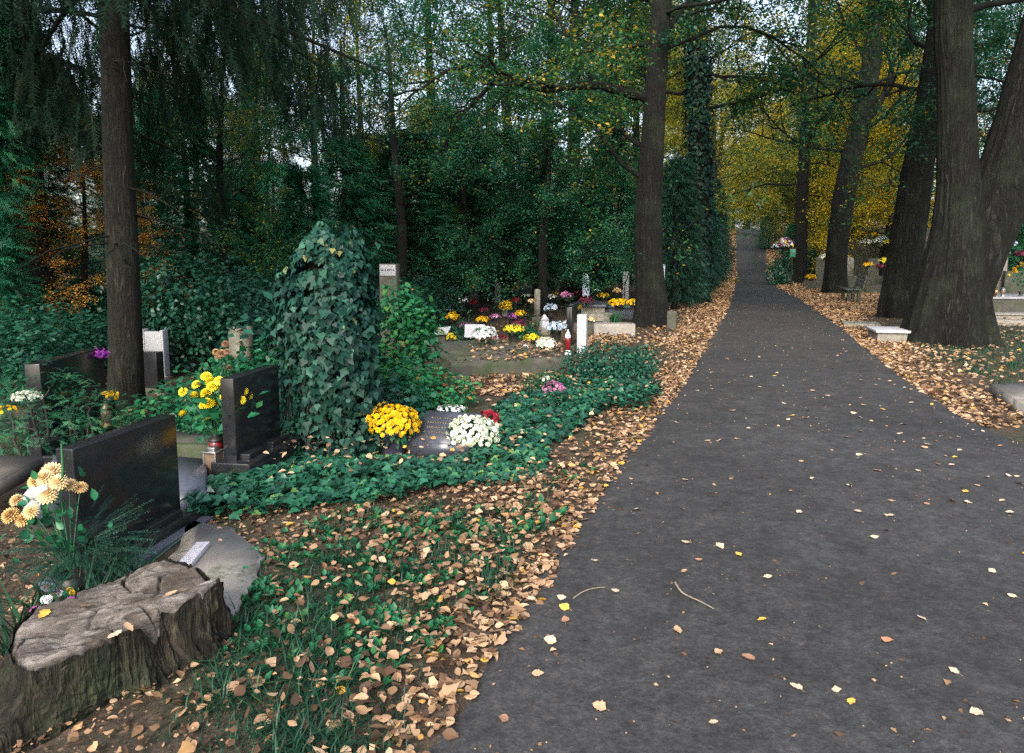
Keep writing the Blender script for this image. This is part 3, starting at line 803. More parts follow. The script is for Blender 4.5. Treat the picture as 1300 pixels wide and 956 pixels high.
def bush_mesh(seed, lobes, n, size, tmpl=LEAF, shell=.75, stems=10, up=.35):
    """lobes: (x,y,z,rx,ry,rz)"""
    rng = np.random.default_rng(seed)
    lb = np.array(lobes, float); w = (lb[:, 3] * lb[:, 4] + lb[:, 5] * lb[:, 3]); w = w / w.sum()
    i = rng.choice(len(lb), n, p=w)
    u = norm(rng.normal(size=(n, 3))); r = rng.uniform(0, 1, n) ** (1 / 3.) ; r = shell * np.sqrt(r) + (1 - shell) * r
    r = r * (1 + .16 * rng.normal(size=n))
    P = lb[i, :3] + u * r[:, None] * lb[i, 3:6]
    P[:, 2] = np.where(P[:, 2] < .02, rng.uniform(.02, .2, n), P[:, 2])
    yaw = rng.uniform(0, 2 * PI, n)
    d = norm(np.stack([np.cos(yaw), np.sin(yaw), rng.normal(-.25, .4, n)], -1) + u * .5)
    nn = u * .7 + np.stack([rng.normal(0, .4, n), rng.normal(0, .4, n), np.full(n, up * 2)], -1)
    ct = SN(seed + 4, 8, .8, 3)(P)
    t = np.clip(rng.beta(2, 2.4, n) + .15 * ct, 0, 1)
    V, F, T = scatter(tmpl[0], tmpl[1], P, frames(d, nn), size * rng.uniform(.6, 1.25, n), t)
    tb = Tubes()
    for k in range(stems):
        l = lb[rng.integers(len(lb))]; e = l[:3] + norm(rng.normal(size=3)) * l[3:6] * rng.uniform(.5, .95)
        b = np.array([l[0] + rng.normal(0, .15 * l[3]), l[1] + rng.normal(0, .15 * l[4]), 0.])
        s = np.linspace(0, 1, 6)[:, None]
        pts = b * (1 - s) + e * s + np.array([0, 0, .15]) * np.sin(s * PI) + rng.normal(0, .015, (6, 3))
        tb.tube(pts, np.linspace(.014, .004, 6), 4)
    return tb.mesh('stems'), mesh_np('foliage', V, [F], T)

def make_bush(name, label, cat, sm, fm, leaf, loc, rz=0.0, scale=None, group=None):
    t = thing(name, label, cat, loc, rz, group)
    if scale: t.scale = scale
    a = link('stems', sm, None, t)
    if not sm.materials: sm.materials.append(M['twig'])
    b = link('foliage', fm, None, t)
    if not fm.materials: fm.materials.append(leaf)
    elif fm.materials[0] != leaf: b.material_slots[0].link = 'OBJECT'; b.material_slots[0].material = leaf
    return t

def ground_at(x, y): return Vector((x, y, Hs(x, y)))

# ---- the linden at the left edge of the path
b = G(826, 414)
Yt = b.y
tp = [(b.x, b.y, -.15, .37)] + [(AT(px, py, Yt).x, Yt, AT(px, py, Yt).z, w / 2 * Yt / FPX) for px, py, w in ((826, 380, 36), (823, 320, 34), (823, 260, 32), (829, 160, 27), (834, 80, 24), (840, 0, 22), (845, -120, 19), (850, -260, 15), (852, -420, 9))]
lz = AT(825, 130, Yt)
arch = [(np.array([AT(823, 125, Yt).x, Yt, AT(823, 125, Yt).z]), (-.75, -.1, .55), 4.2, .12),
        (np.array([AT(830, 70, Yt).x, Yt, AT(830, 70, Yt).z]), (.5, .2, .8), 3.0, .06),
        (np.array([AT(826, 190, Yt).x, Yt, AT(826, 190, Yt).z]), (-.6, .5, .35), 3.2, .07),
        (np.array([AT(826, 230, Yt).x, Yt, AT(826, 230, Yt).z]), (-.8, -.25, .25), 3.0, .06)]
tm, cm = decid_mesh(101, tp, 13, 5.5, 12, 4.6, (-.1, .8), 44000, .08, .15, kids=5, up=.02, n_ring=260, n_seg=100, ridge=.08, flare=.45, extra=arch, tintshift=.06)
make_tree('linden_tree', 'tall dark linden with ridged trunk on the leafy verge beside the graves', 'tree', tm, cm, M['bark_grey'], M['linden'])

# ---- the double trunk tree beside the path
b = G(1203, 436); Yt = b.y
def tx(px, py, w, Y): p = AT(px, py, Y); return (p.x, Y, p.z, w / 2 * Y / FPX)
t1 = [(b.x, Yt, -.2, .58)] + [tx(*a, Yt) for a in ((1204, 410, 84), (1209, 360, 76), (1216, 300, 62), (1217, 240, 50), (1215, 180, 44), (1213, 110, 42), (1210, 40, 42), (1211, -40, 41), (1214, -160, 40), (1216, -330, 30), (1220, -520, 18))]
t2 = [tx(*a, Yt + .1) for a in ((1213, 400, 60), (1234, 325, 68), (1266, 250, 66), (1287, 185, 60), (1306, 115, 58), (1326, 40, 55), (1350, -40, 50), (1385, -160, 42), (1415, -320, 30), (1440, -480, 16))]
tm, cm = decid_mesh(111, t1, 12, 5.6, 12.5, 4.6, (.2, .95), 44000, .1, .17, kids=5, up=.04, n_ring=380, n_seg=150, ridge=.10, flare=.62, extra=[((t2[7][0], Yt, t2[7][2]), (.4, .3, .5), 4.5, .12), ((t2[6][0], Yt, t2[6][2]), (.2, -.8, .5), 4, .1), ((t1[6][0], Yt, t1[6][2]), (.3, .8, .3), 3.6, .07)])
V2, F2 = trunk_geo(t2, 260, 130, 121, .085, 0, .5)
me = tm; Vs = np.empty(len(me.vertices) * 3, np.float32); me.vertices.foreach_get('co', Vs); Vs = Vs.reshape(-1, 3)
Fs = np.empty(len(me.loops), np.int32); me.loops.foreach_get('vertex_index', Fs)
tm2 = mesh_np('trunk', np.concatenate([Vs, V2]), [np.concatenate([Fs.reshape(-1, 4), F2 + len(Vs)])], None, True)
make_tree('forked_tree', 'massive forked tree splitting into two stems beside the white slab', 'tree', tm2, cm, M['bark'], M['linden_dark'])

# ---- leaning trees further along the path
b = G(1141, 403); Yt = b.y
tp = [(b.x, Yt, -.2, .44)] + [tx(*a, Yt) for a in ((1141, 385, 46), (1146, 340, 42), (1154, 280, 39), (1165, 210, 36), (1178, 140, 33), (1190, 60, 30), (1200, -30, 27), (1212, -150, 20), (1220, -300, 11))]
tm, cm = decid_mesh(131, tp, 12, 4.8, 12, 4.4, (.25, .95), 38000, .105, .18, n_ring=220, n_seg=100, ridge=.08, flare=.35)
make_tree('leaning_tree', 'rough trunk leaning right just behind the forked tree', 'tree', tm, cm, M['bark'], M['linden_dark'])
b = G(1060, 373); Yt = b.y
tp = [(b.x, Yt, -.2, .43)] + [tx(*a, Yt) for a in ((1060, 355, 26), (1063, 310, 25), (1070, 260, 25), (1080, 210, 25), (1091, 160, 24), (1103, 100, 22), (1110, 40, 20), (1115, -40, 16), (1120, -140, 9))]
tm, cm = decid_mesh(141, tp, 14, 4.5, 15, 5.6, (.2, .95), 30000, .125, .2, n_ring=140, n_seg=32, ridge=.07, flare=.5, extra=[((tp[5][0], Yt, tp[5][2]), (.75, .1, .65), 5, .14)])
make_tree('leaning_tree', 'dark leaning trunk behind the bench', 'tree', tm, cm, M['bark'], M['linden_dark'])
b = G(1016, 357); Yt = 40.0; bx = AT(1016, 350, Yt).x
tp = [(bx, Yt, Hs(bx, Yt) - .2, .40)] + [tx(*a, Yt) for a in ((1016, 330, 17), (1018, 270, 15), (1021, 200, 14), (1026, 120, 12), (1030, 40, 10), (1032, -60, 6))]
tm, cm = decid_mesh(151, tp, 14, 4.5, 15, 5.0, (.0, .8), 22000, .15, .28, n_ring=90, n_seg=24, tintshift=.1)
make_tree('linden_tree', 'slim straight linden behind the bunch of mixed flowers', 'tree', tm, cm, M['bark_grey'], M['yellow'])

# ---- the old spruce and its hanging boughs
b = G(160, 522); Yt = b.y
tp = [(b.x, Yt, -.1, .155)] + [tx(*a, Yt) for a in ((160, 480, 37), (158, 400, 37), (154, 300, 36), (150, 200, 34), (147, 100, 33), (144, 0, 32), (141, -120, 29), (137, -300, 24), (132, -560, 14))]
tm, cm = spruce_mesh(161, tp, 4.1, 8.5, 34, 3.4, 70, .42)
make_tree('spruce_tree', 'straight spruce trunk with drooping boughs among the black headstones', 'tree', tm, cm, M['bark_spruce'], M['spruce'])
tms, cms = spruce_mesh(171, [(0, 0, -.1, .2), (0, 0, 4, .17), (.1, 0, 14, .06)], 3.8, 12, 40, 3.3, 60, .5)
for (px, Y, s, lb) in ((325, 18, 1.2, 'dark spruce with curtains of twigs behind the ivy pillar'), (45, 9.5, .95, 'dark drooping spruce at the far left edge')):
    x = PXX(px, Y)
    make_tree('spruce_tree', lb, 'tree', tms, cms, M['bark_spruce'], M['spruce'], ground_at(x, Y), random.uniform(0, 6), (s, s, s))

# ---- conifers behind the graves
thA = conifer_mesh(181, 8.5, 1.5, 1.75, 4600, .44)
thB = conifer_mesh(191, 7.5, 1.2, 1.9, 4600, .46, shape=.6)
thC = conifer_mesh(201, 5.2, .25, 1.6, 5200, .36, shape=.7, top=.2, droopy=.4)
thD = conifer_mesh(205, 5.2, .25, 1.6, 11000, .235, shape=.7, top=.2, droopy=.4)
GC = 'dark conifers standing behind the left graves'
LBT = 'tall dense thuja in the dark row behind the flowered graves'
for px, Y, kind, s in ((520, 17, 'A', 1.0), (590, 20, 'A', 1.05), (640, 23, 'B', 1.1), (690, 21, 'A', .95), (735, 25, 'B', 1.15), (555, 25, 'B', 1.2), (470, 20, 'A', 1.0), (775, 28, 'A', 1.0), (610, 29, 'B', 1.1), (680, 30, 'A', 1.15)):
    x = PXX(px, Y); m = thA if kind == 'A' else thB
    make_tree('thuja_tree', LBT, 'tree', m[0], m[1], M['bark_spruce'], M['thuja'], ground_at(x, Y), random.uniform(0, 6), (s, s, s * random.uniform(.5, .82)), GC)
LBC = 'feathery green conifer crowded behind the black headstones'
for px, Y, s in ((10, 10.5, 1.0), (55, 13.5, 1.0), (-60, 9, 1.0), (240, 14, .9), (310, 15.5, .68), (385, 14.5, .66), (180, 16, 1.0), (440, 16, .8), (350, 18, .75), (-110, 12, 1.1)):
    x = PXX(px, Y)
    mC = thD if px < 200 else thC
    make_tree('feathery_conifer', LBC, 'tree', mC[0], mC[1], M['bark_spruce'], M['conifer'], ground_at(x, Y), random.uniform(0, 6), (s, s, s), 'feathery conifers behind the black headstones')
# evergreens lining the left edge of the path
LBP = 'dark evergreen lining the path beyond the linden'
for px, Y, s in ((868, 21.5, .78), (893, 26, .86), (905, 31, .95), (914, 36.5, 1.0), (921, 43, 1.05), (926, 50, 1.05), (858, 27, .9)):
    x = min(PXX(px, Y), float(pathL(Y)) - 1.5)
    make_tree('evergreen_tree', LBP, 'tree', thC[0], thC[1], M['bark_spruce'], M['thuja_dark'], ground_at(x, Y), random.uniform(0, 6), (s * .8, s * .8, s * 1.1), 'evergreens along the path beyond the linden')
# ivy-clad trunk
Yt = 24.0
tp = [(PXX(886, Yt), Yt, -.2, .34)] + [tx(*a, Yt) for a in ((886, 300, 26), (888, 200, 26), (886, 120, 24), (884, 40, 22), (884, -60, 18), (886, -200, 9))]
tm, cm = decid_mesh(211, tp, 13, 6.0, 13.5, 4.4, (0, .8), 20000, .125, .24, n_ring=120, n_seg=30)
t = make_tree('ivy_clad_tree', 'tree with dark ivy climbing its trunk beyond the linden', 'tree', tm, cm, M['bark'], M['linden'])
rng = np.random.default_rng(212); C = bez(tp, 100); n = 4200
c = C[rng.integers(0, 80, n)]; a = rng.uniform(0, 2 * PI, n); rr = c[:, 3] * rng.uniform(1.0, 1.7, n)
P = np.stack([c[:, 0] + rr * np.cos(a), c[:, 1] + rr * np.sin(a), c[:, 2] + rng.normal(0, .1, n)], -1)
d = np.stack([np.cos(a) * .3 + rng.normal(0, .4, n), np.sin(a) * .3 + rng.normal(0, .4, n), -np.ones(n)], -1)
nn = np.stack([np.cos(a), np.sin(a), np.full(n, .5)], -1)
V, F, T = scatter(IVY[0], IVY[1], P, frames(d, nn), .12 * rng.uniform(.6, 1.2, n), rng.beta(2, 2, n))
link('ivy', mesh_np('ivy', V, [F], T), M['ivy'], t.children[0])

# ---- deciduous wood behind
dA = decid_mesh(221, [(0, 0, -.2, .3), (.1, 0, 4, .24), (0, .2, 9, .16), (.2, .1, 14, .05)], 20, 2.6, 13.5, 4.6, (-.1, .9), 26000, .115, .18, n_ring=50, n_seg=14)
dB = decid_mesh(231, [(0, 0, -.2, .26), (-.2, .1, 4, .2), (.1, .2, 8, .14), (.2, -.1, 12, .05)], 18, 1.8, 11.5, 4.2, (-.15, .85), 32000, .115, .2, n_ring=50, n_seg=14)
dC = decid_mesh(241, [(0, 0, -.2, .36), (.3, 0, 5, .28), (.2, .3, 11, .2), (.4, .1, 18, .06)], 20, 5.5, 17.5, 5.6, (0, .9), 24000, .16, .30, n_ring=50, n_seg=14)
bare = decid_mesh(251, [(0, 0, -.2, .24), (.2, 0, 4, .2), (.3, .2, 9, .13), (.5, 0, 15, .03)], 18, 3.5, 14, 5.0, (.5, 1.1), 1500, .13, .3, kids=6, n_ring=50, n_seg=14, up=.12)
GW = 'deciduous trees in the wood behind the graves'
for px, Y, m, mat, s, lb in (
        (640, 27, dB, 'linden', 1.05, 'yellow tinged linden with low boughs above the dark thuja row'),
        (730, 24, dA, 'linden', .95, 'green linden reaching over the thuja row towards the ridged trunk'),
        (770, 33, dA, 'linden', 1.1, 'green linden seen through the gap beside the ridged trunk'),
        (690, 36, dC, 'linden', 1.0, 'tall thin linden rising behind the thuja row'),
        (800, 42, dB, 'yellow', 1.2, 'yellowish tree behind the ridged linden trunk'),
        (345, 20, dB, 'orange', .40, 'small orange brown tree between the spruces'),
        (505, 15.5, dB, 'linden_dark', .5, 'dark green young tree above the rose bush'),
        (445, 18.5, dB, 'yellow', .58, 'yellow green young tree behind the ivy pillar'),
        (690, 18, dB, 'linden_dark', .5, 'young green tree in front of the thuja row near the ridged trunk'),
        (585, 18.5, dB, 'linden_dark', .45, 'young dark green tree at the edge of the thuja row'),
        (290, 13, dB, 'linden', .42, 'young green tree above the rounded hedge'),
        (250, 19, dB, 'yellow', .52, 'small yellowing tree glowing behind the rounded hedge'),
        (108, 9.9, dB, 'orange', .235, 'low orange maple glowing beside the spruce trunk'),
        (560, 27, bare, 'yellow', 1.0, 'almost bare tree with thin branches against the pale sky'),
        (620, 34, bare, 'yellow', 1.15, 'almost bare tree above the thuja row'),
        (400, 30, bare, 'yellow', .85, 'almost bare thin tree between the drooping spruces'),
        (470, 42, bare, 'linden', 1.1, 'thin leafless tree far back in the wood')):
    x = PXX(px, Y)
    make_tree('deciduous_tree', lb, 'tree', m[0], m[1], M['bark_grey'], M[mat], ground_at(x, Y), random.uniform(0, 6), (s, s, s), GW)
dF = decid_mesh(261, [(0, 0, -.2, .28), (-.2, .1, 4, .2), (.1, .2, 9, .14), (.2, -.1, 13, .05)], 22, 1.6, 12.5, 4.6, (-.15, .85), 42000, .17, .34, n_ring=40, n_seg=12)
# ---- trees along and at the end of the path
GE = 'autumn trees at the far end of the path'
for px, Y, m, mat, s, lb in (
        (918, 62, dC, 'yellow', 1.0, 'yellowing tree halfway up the climbing path'),
        (925, 85, dC, 'linden', 1.0, 'green tree near the crest of the path'),
        (948, 142, dF, 'yellow', 1.15, 'yellow green tree closing the view at the crest of the path'),
        (965, 150, dF, 'golden', 1.3, 'golden tree at the very end of the path'),
        (930, 150, dF, 'yellow', 1.3, 'yellow tree behind the crest'),
        (985, 128, dF, 'yellow', 1.1, 'yellow green tree right of the crest of the path'),
        (905, 120, dF, 'linden', 1.1, 'green tree left of the crest'),
        (985, 88, dF, 'linden', 1.0, 'green tree above the upper path'),
        (1000, 64, dF, 'yellow', .95, 'broad yellow tree by the upper path'),
        (985, 52, dA, 'linden', .8, 'green tree beside the path beyond the mixed flowers'),
        (1040, 56, dF, 'yellow', 1.25, 'broad yellow tree behind the slim linden'),
        (1085, 50, dF, 'yellow', .95, 'yellow tree behind the leaning trunk'),
        (1122, 40, dF, 'golden', .82, 'bright golden maple between the leaning trunks'),
        (1215, 45, dA, 'linden_dark', 1.1, 'dark green tree behind the fork of the great tree'),
        (1270, 36, dA, 'linden', .9, 'bright green tree seen through the fork'),
        (1310, 30, dA, 'linden_dark', 1.0, 'dark green tree beyond the tomb with flowers'),
        (1190, 75, dC, 'linden', 1.0, 'green tree far behind the leaning trunks'),
        (1030, 90, dC, 'yellow', 1.1, 'tall yellow tree deep on the hillside'),
        (1005, 75, dF, 'golden', 1.3, 'golden low boughed tree beside the upper path'),
        (912, 95, dF, 'yellow', 1.3, 'yellow low boughed tree facing the upper path'),
        (1060, 66, dF, 'linden', 1.4, 'green tree turning yellow between the leaning trunk and the slim linden'),
        (945, 160, dF, 'yellow', 2.2, 'tallest yellow tree behind the crest'),
        (985, 150, dF, 'golden', 1.9, 'tall golden tree rising over the crest'),
        (912, 70, dF, 'yellow', 1.5, 'big yellow green tree over the evergreens by the climbing path'),
        (990, 70, dF, 'yellow', 1.5, 'big yellow tree reaching over the climbing path'),
        (925, 108, dF, 'golden', 1.5, 'golden tree arching over the crest of the path')):
    x = PXX(px, Y)
    if Y < 135 and px < 955: x = min(x, float(pathL(Y)) - (5.5 * s if m is dF else 2.2))
    if Y < 135 and px > 955: x = max(x, float(pathR(Y)) + (5.5 * s if m is dF else 2.2))
    make_tree('autumn_tree', lb, 'tree', m[0], m[1], M['bark_grey'], M[mat], ground_at(x, Y), random.uniform(0, 6), (s, s, s), GE)
# small evergreens on the hillside at the right
for px, Y, s in ((1010, 50, .8), (1075, 46, .8), (1160, 42, .8), (1290, 27, .75), (1320, 24, .8), (1200, 38, .7), (975, 72, .8), (1040, 48, .7)):
    x = PXX(px, Y)
    make_tree('evergreen_shrub', 'dark evergreen on the hillside behind the terraced graves', 'evergreen', thC[0], thC[1], M['bark_spruce'], M['thuja'], ground_at(x, Y), random.uniform(0, 6), (s, s, s * .8), 'evergreens on the hillside')

# ---- the distant wood that closes the view
fw = newstore(); rng = np.random.default_rng(301)
def wood(n, x0, x1, y0, y1, z1, size, gap=.2):
    x = rng.uniform(x0, x1, n); y = rng.uniform(y0, y1, n); z = z1 * rng.uniform(0, 1, n) ** 1.25
    g = SN(302, 12, .05, .4)(np.stack([x, z * 1.6, y * .3], -1))
    k = g > gap - .5 + .75 * (z / z1 - .35); x, y, z = x[k], y[k], z[k]; n = len(x)
    t = np.clip(rng.beta(2, 2.4, n) + .25 * SN(303, 8, .03, .15)(np.stack([x, y, z], -1)), 0, 1)
    yaw = rng.uniform(0, 6.28, n)
    d = np.stack([np.cos(yaw), np.sin(yaw), rng.normal(-.3, .5, n)], -1)
    put(*scatter(LEAF[0], LEAF[1], np.stack([x, y, H(x, y) + z], -1), frames(d, rng.normal(0, .6, (n, 3)) + np.array([0, 0, 1.])), size * rng.uniform(.6, 1.3, n), t), fw)
wood(22000, -62, 10, 44, 60, 9, .30)
wood(18000, 16, 110, 165, 185, 17, .7)
wood(20000, 52, 120, 80, 104, 12, .45)
o = flush(fw, 'distant_wood', M['linden_dark']); tag(o, 'dim green wood closing the view far behind the cemetery', kind='stuff')

#PART3
# ------------------------------------------------------------------ stonework helpers
def frame_at(P1, P2):
    """origin P1, local y towards P2, local x to the path side"""
    d = Vector((P2.x - P1.x, P2.y - P1.y)); rz = math.atan2(-d.x, d.y)
    return rz, d.length

def headstone(name, label, P1, P2, top, th, plinth=(.07, .12), mat='granite', ledge=True, group=None, z0=0.0, slant=0.0):
    rz, L = frame_at(P1, P2)
    t = thing(name, label, 'headstone', (P1.x, P1.y, z0), rz, group)
    pw, ph = plinth
    b = MB(); b.box(-th, 0, 0, L, ph - .004, top, .006); b.build('slab', M[mat], t)
    b = MB(); b.box(-th - pw * .7, pw * 1.6, -pw * .8, L + pw, -.03, ph - .001, .007)
    b.box(-th * .8, pw * .9, L * .06, L * .42, ph - .002, ph + .035, .004); b.box(-th * .8, pw * .9, L * .58, L * .94, ph - .002, ph + .035, .004)
    b.build('plinth', M[mat], t)
    if ledge:
        b = MB(); b.box(-th - pw * 1.6, pw * 2.9, -pw * 1.6, L + pw * 2, -.06, .035, .006); b.build('base', M['granite_grey'] if mat == 'granite' else M[mat], t)
    return t

# ---- the near black headstone
P1, P2 = G(105, 742), G(231, 668)
topz = AT(228, 526, P2.y).z
hs1 = headstone('headstone', 'broad black granite headstone directly behind the tree stump', P1, P2, topz, .095, (.05, .09))
rz1 = hs1.rotation_euler.z
# ---- second black headstone
P1b, P2b = G(301, 590, .14), G(357, 560, .14)
P1b.z = P2b.z = 0
hs2 = headstone('headstone', 'tall black headstone with a stepped base beside the ivy pillar', P1b, P2b, AT(355, 463, P2b.y).z, .10, (.085, .17))
# ---- two dim headstones beyond the spruce trunk
P1c, P2c = G(58, 560, .1), G(137, 524, .1); P1c.z = P2c.z = 0
headstone('headstone', 'shaded black headstone with a magenta flower on its top edge', P1c, P2c, AT(137, 441, P2c.y).z, .12, (.06, .14), ledge=False)
P1d, P2d = G(45, 566, .1), G(100, 545, .1)
c = G(190, 500); t = thing('headstone', 'black headstone half hidden by the spruce trunk, under a pale stone', 'headstone', c, R_(-14))
b = MB(); b.box(-.10, .12, 0, .12, .0, AT(190, 447, c.y).z, .008); b.build('slab', M['granite'], t)
b = MB(); b.box(-.16, .2, -.05, .2, -.03, .07, .008); b.build('plinth', M['stone_dark'], t)
c = G(187, 492); c.y += .35; c.x = PXX(187, c.y)
t = thing('headstone', 'pale grey headstone with moulded edges peeking past the spruce trunk', 'headstone', c, R_(-6))
zt = AT(187, 421, c.y).z
b = MB(); b.box(-.12, .13, 0, .09, .0, zt, .01); b.build('slab', M['granite_light'], t)
b = MB(); b.box(-.15, -.105, -.015, .105, .0, zt + .03, .008); b.box(.115, .15, -.015, .105, .0, zt + .02, .008); b.build('border', M['granite_light'], t)
c = G(298, 500); c.y = 8.3; c.x = PXX(298, 8.3); c.z = 0
t = thing('grave_stele', 'weathered greenish stele with a slanted top behind the yellow bouquet', 'headstone', c, R_(-16))
bm = bmesh.new(); zt = AT(298, 417, 8.3).z
vs = [bm.verts.new(p) for p in ((-.15, 0, -.05), (.12, 0, -.05), (.12, 0, zt + .03), (-.15, 0, zt - .035))]
f = bm.faces.new(vs); r = bmesh.ops.extrude_face_region(bm, geom=[f]); bmesh.ops.translate(bm, verts=[v for v in r['geom'] if isinstance(v, bmesh.types.BMVert)], vec=(0, .12, 0))
bmesh.ops.recalc_face_normals(bm, faces=bm.faces); bmesh.ops.bevel(bm, geom=list(bm.edges), offset=.012, segments=2, affect='EDGES')
b = MB(); b.bm(bm); b.build('slab', M['wood_grey'], t)
b = MB(); b.box(-.2, .18, -.06, .18, -.05, .08, .012); b.build('plinth', M['stone_dark'], t)

# ---- ledgers and kerbs of those graves
def ledger(name, label, cat, poly, z, th, mat, part='slab', extra=None, parts=None):
    c = sum(poly, Vector((0, 0, 0))) / len(poly)
    c.z = 0
    bm = bmesh.new(); vs = [bm.verts.new((p.x - c.x, p.y - c.y, z - th)) for p in poly]
    f = bm.faces.new(vs); r = bmesh.ops.extrude_face_region(bm, geom=[f]); bmesh.ops.translate(bm, verts=[v for v in r['geom'] if isinstance(v, bmesh.types.BMVert)], vec=(0, 0, th))
    bmesh.ops.recalc_face_normals(bm, faces=bm.faces); bmesh.ops.bevel(bm, geom=list(bm.edges), offset=.008, segments=2, affect='EDGES')
    b = MB(); b.bm(bm); o = b.build(name, M[mat], None, loc=c)
    return tag(o, label, cat)
# blue grey ledger behind the near headstone, brown slab beside it
ledger('grave_ledger', 'blue grey ledger slab showing past the end of the near black headstone', 'grave slab', [G(205, 626, .15), G(262, 624, .15), G(262, 582, .15), G(214, 578, .15)], .15, .16, 'granite_grey')
ledger('grave_ledger', 'blue grey slab tucked behind the top of the near black headstone', 'grave slab', [G(40, 612, .30), G(82, 605, .30), G(140, 572, .30), G(80, 566, .30)], .30, .28, 'granite_grey')
ledger('grave_ledger', 'brown terrazzo grave slab above the apricot flowers', 'grave slab', [G(-70, 625, .28), G(-5, 612, .28), G(56, 579, .28), G(-70, 577, .28)], .28, .1, 'concrete_dark')
b = MB()
K = [G(52, 565, .14), G(140, 531, .14)]
rz, L = frame_at(K[0], K[1])
b.box(-.12, 0, 0, L, -.05, .14, .01); b.box(-.02, .28, 0, L, -.05, .05, .01); b.box(-1.4, -.12, L - .12, L, -.05, .13, .01)
tag(b.build('grave_kerb', M['granite'], None, loc=(K[0].x, K[0].y, 0), rz=rz), 'dark kerb round the planted grave of the headstone with the magenta flower', 'grave kerb')
b = MB()
K = [G(118, 575, .22), G(232, 560, .22)]
b.box(0, 1.0, 0, .08, -.05, .2, .01); b.box(0, .08, .08, .6, -.05, .2, .01); b.box(.92, 1.0, .08, .6, -.05, .2, .01)
b.box(.08, .92, .08, .6, -.02, .15, .0)
tag(b.build('grave_bed', M['stone_dark'], None, loc=(PXX(118, 5.2), 5.2, 0), rz=R_(-4)), 'dark kerbed bed with dead leaves behind the near black headstone', 'grave bed')

# ---- broken concrete pad and the speckled strip
bm = bmesh.new()
out = [G(x, y, .03) for x, y in ((196, 742), (228, 690), (243, 660), (272, 668), (296, 672), (318, 690), (334, 708), (326, 730), (312, 752), (300, 775), (255, 790))]
cc = sum(out, Vector()) / len(out)
pts2 = []
rr = random.Random(5)
for i, p in enumerate(out):
    q = out[(i + 1) % len(out)]
    for s in range(5):
        w = p.lerp(q, s / 5); pts2.append(Vector((w.x + rr.uniform(-.012, .012), w.y + rr.uniform(-.012, .012), 0)))
f = bm.faces.new([bm.verts.new((p.x - cc.x, p.y - cc.y, -.05)) for p in pts2])
r = bmesh.ops.extrude_face_region(bm, geom=[f]); bmesh.ops.translate(bm, verts=[v for v in r['geom'] if isinstance(v, bmesh.types.BMVert)], vec=(0, 0, .085))
bmesh.ops.recalc_face_normals(bm, faces=bm.faces)
b = MB(); b.bm(bm)
tag(b.build('concrete_pad', M['concrete'], None, loc=(cc.x, cc.y, 0)), 'broken concrete pad between the stump and the ivy', 'concrete pad')
p, q = G(228, 722, .06), G(258, 688, .06); rz, L = frame_at(p, q)
b = MB(); b.box(-.035, .035, 0, L, .035, .062, .003)
terr = stone_mat('speckled marble strip', (.44, .43, .46), (.6, .58, .62), .5, 20, (.2, .18, .22), .2)
tag(b.build('marble_strip', terr, None, loc=(p.x, p.y, 0), rz=rz), 'narrow speckled marble strip lying on the broken concrete pad', 'stone strip')

# ------------------------------------------------------------------ the stump
top = [G(x, y, z) for x, y, z in ((8, 812, .27), (34, 776, .27), (98, 748, .27), (150, 729, .27), (200, 719, .27), (250, 722, .27), (284, 738, .26), (266, 756, .23), (205, 778, .23), (150, 804, .23), (95, 830, .23), (38, 840, .25))]
cS = sum(top, Vector()) / len(top); cS.z = 0
ang = np.array([math.atan2(p.y - cS.y, p.x - cS.x) for p in top]); rad_ = np.array([math.hypot(p.x - cS.x, p.y - cS.y) for p in top])
o_ = np.argsort(ang); ang, rad_ = ang[o_], rad_[o_]
NT = 480
th = np.linspace(-PI, PI, NT, endpoint=False)
r0 = np.interp(th, np.concatenate([ang - 2 * PI, ang, ang + 2 * PI]), np.tile(rad_, 3))
sA, sB, sC = SN(401, 14, .8, 5), SN(402, 16, 3, 16), SN(403, 12, 1.5, 12)
ring = np.stack([np.cos(th), np.sin(th)], -1)
grain = norm(np.array([.90, .43]))
def top_z(x, y):
    u = x * grain[0] + y * grain[1]; v = -x * grain[1] + y * grain[0]
    Q = np.stack([u * .9, v * 5.5, u * 0], -1)
    z = .262 + .016 * sA(Q * .8) + .010 * sC(Q * 1.6) + .012 * np.abs(sC(Q * 3.1))
    # the front strip has split off and sunk, a deep gap between
    vf = v + .085 + .035 * np.sin(u * 6 + .5) + .012 * np.sin(u * 23)
    z = z - .13 * np.exp(-(vf / .024) ** 2) * sstep(-.38, -.2, u) - .035 * sstep(.01, -.03, vf)
    # lesser splits along the grain, a raised splintered ridge at the back, a rotten hollow
    z = z - .05 * np.exp(-((v - .03 + .02 * np.sin(u * 11)) / .010) ** 2) * sstep(-.12, .05, u) - .045 * np.exp(-((v - .12 + .03 * np.sin(u * 8)) / .014) ** 2)
    z = z - .03 * np.exp(-((v + .02 + .015 * np.sin(u * 17)) / .008) ** 2) * sstep(.1, -.1, u)
    z = z + .03 * sstep(.13, .17, v + .03 * np.sin(u * 11)) * sstep(-.05, .12, u)
    z = z - .06 * np.exp(-((u - .17) ** 2 + ((v - .07) * 2.2) ** 2) / .006)
    # drying cracks that radiate from the pith
    rr_ = np.hypot(x - .03, y - .02); aa_ = np.arctan2(y - .02, x - .03)
    for a0, w_ in ((.3, 1), (1.25, .8), (2.1, 1.1), (2.9, .7), (-2.4, 1), (-.5, .9), (-1.5, .7)):
        da = np.angle(np.exp(1j * (aa_ - a0 - .12 * np.sin(rr_ * 30 + a0 * 7)))) * rr_
        z = z - .035 * w_ * np.exp(-(da / .006) ** 2) * sstep(.04, .12, rr_)
    return z
VS, FS = [], []
hl = np.linspace(0, 1, 60)
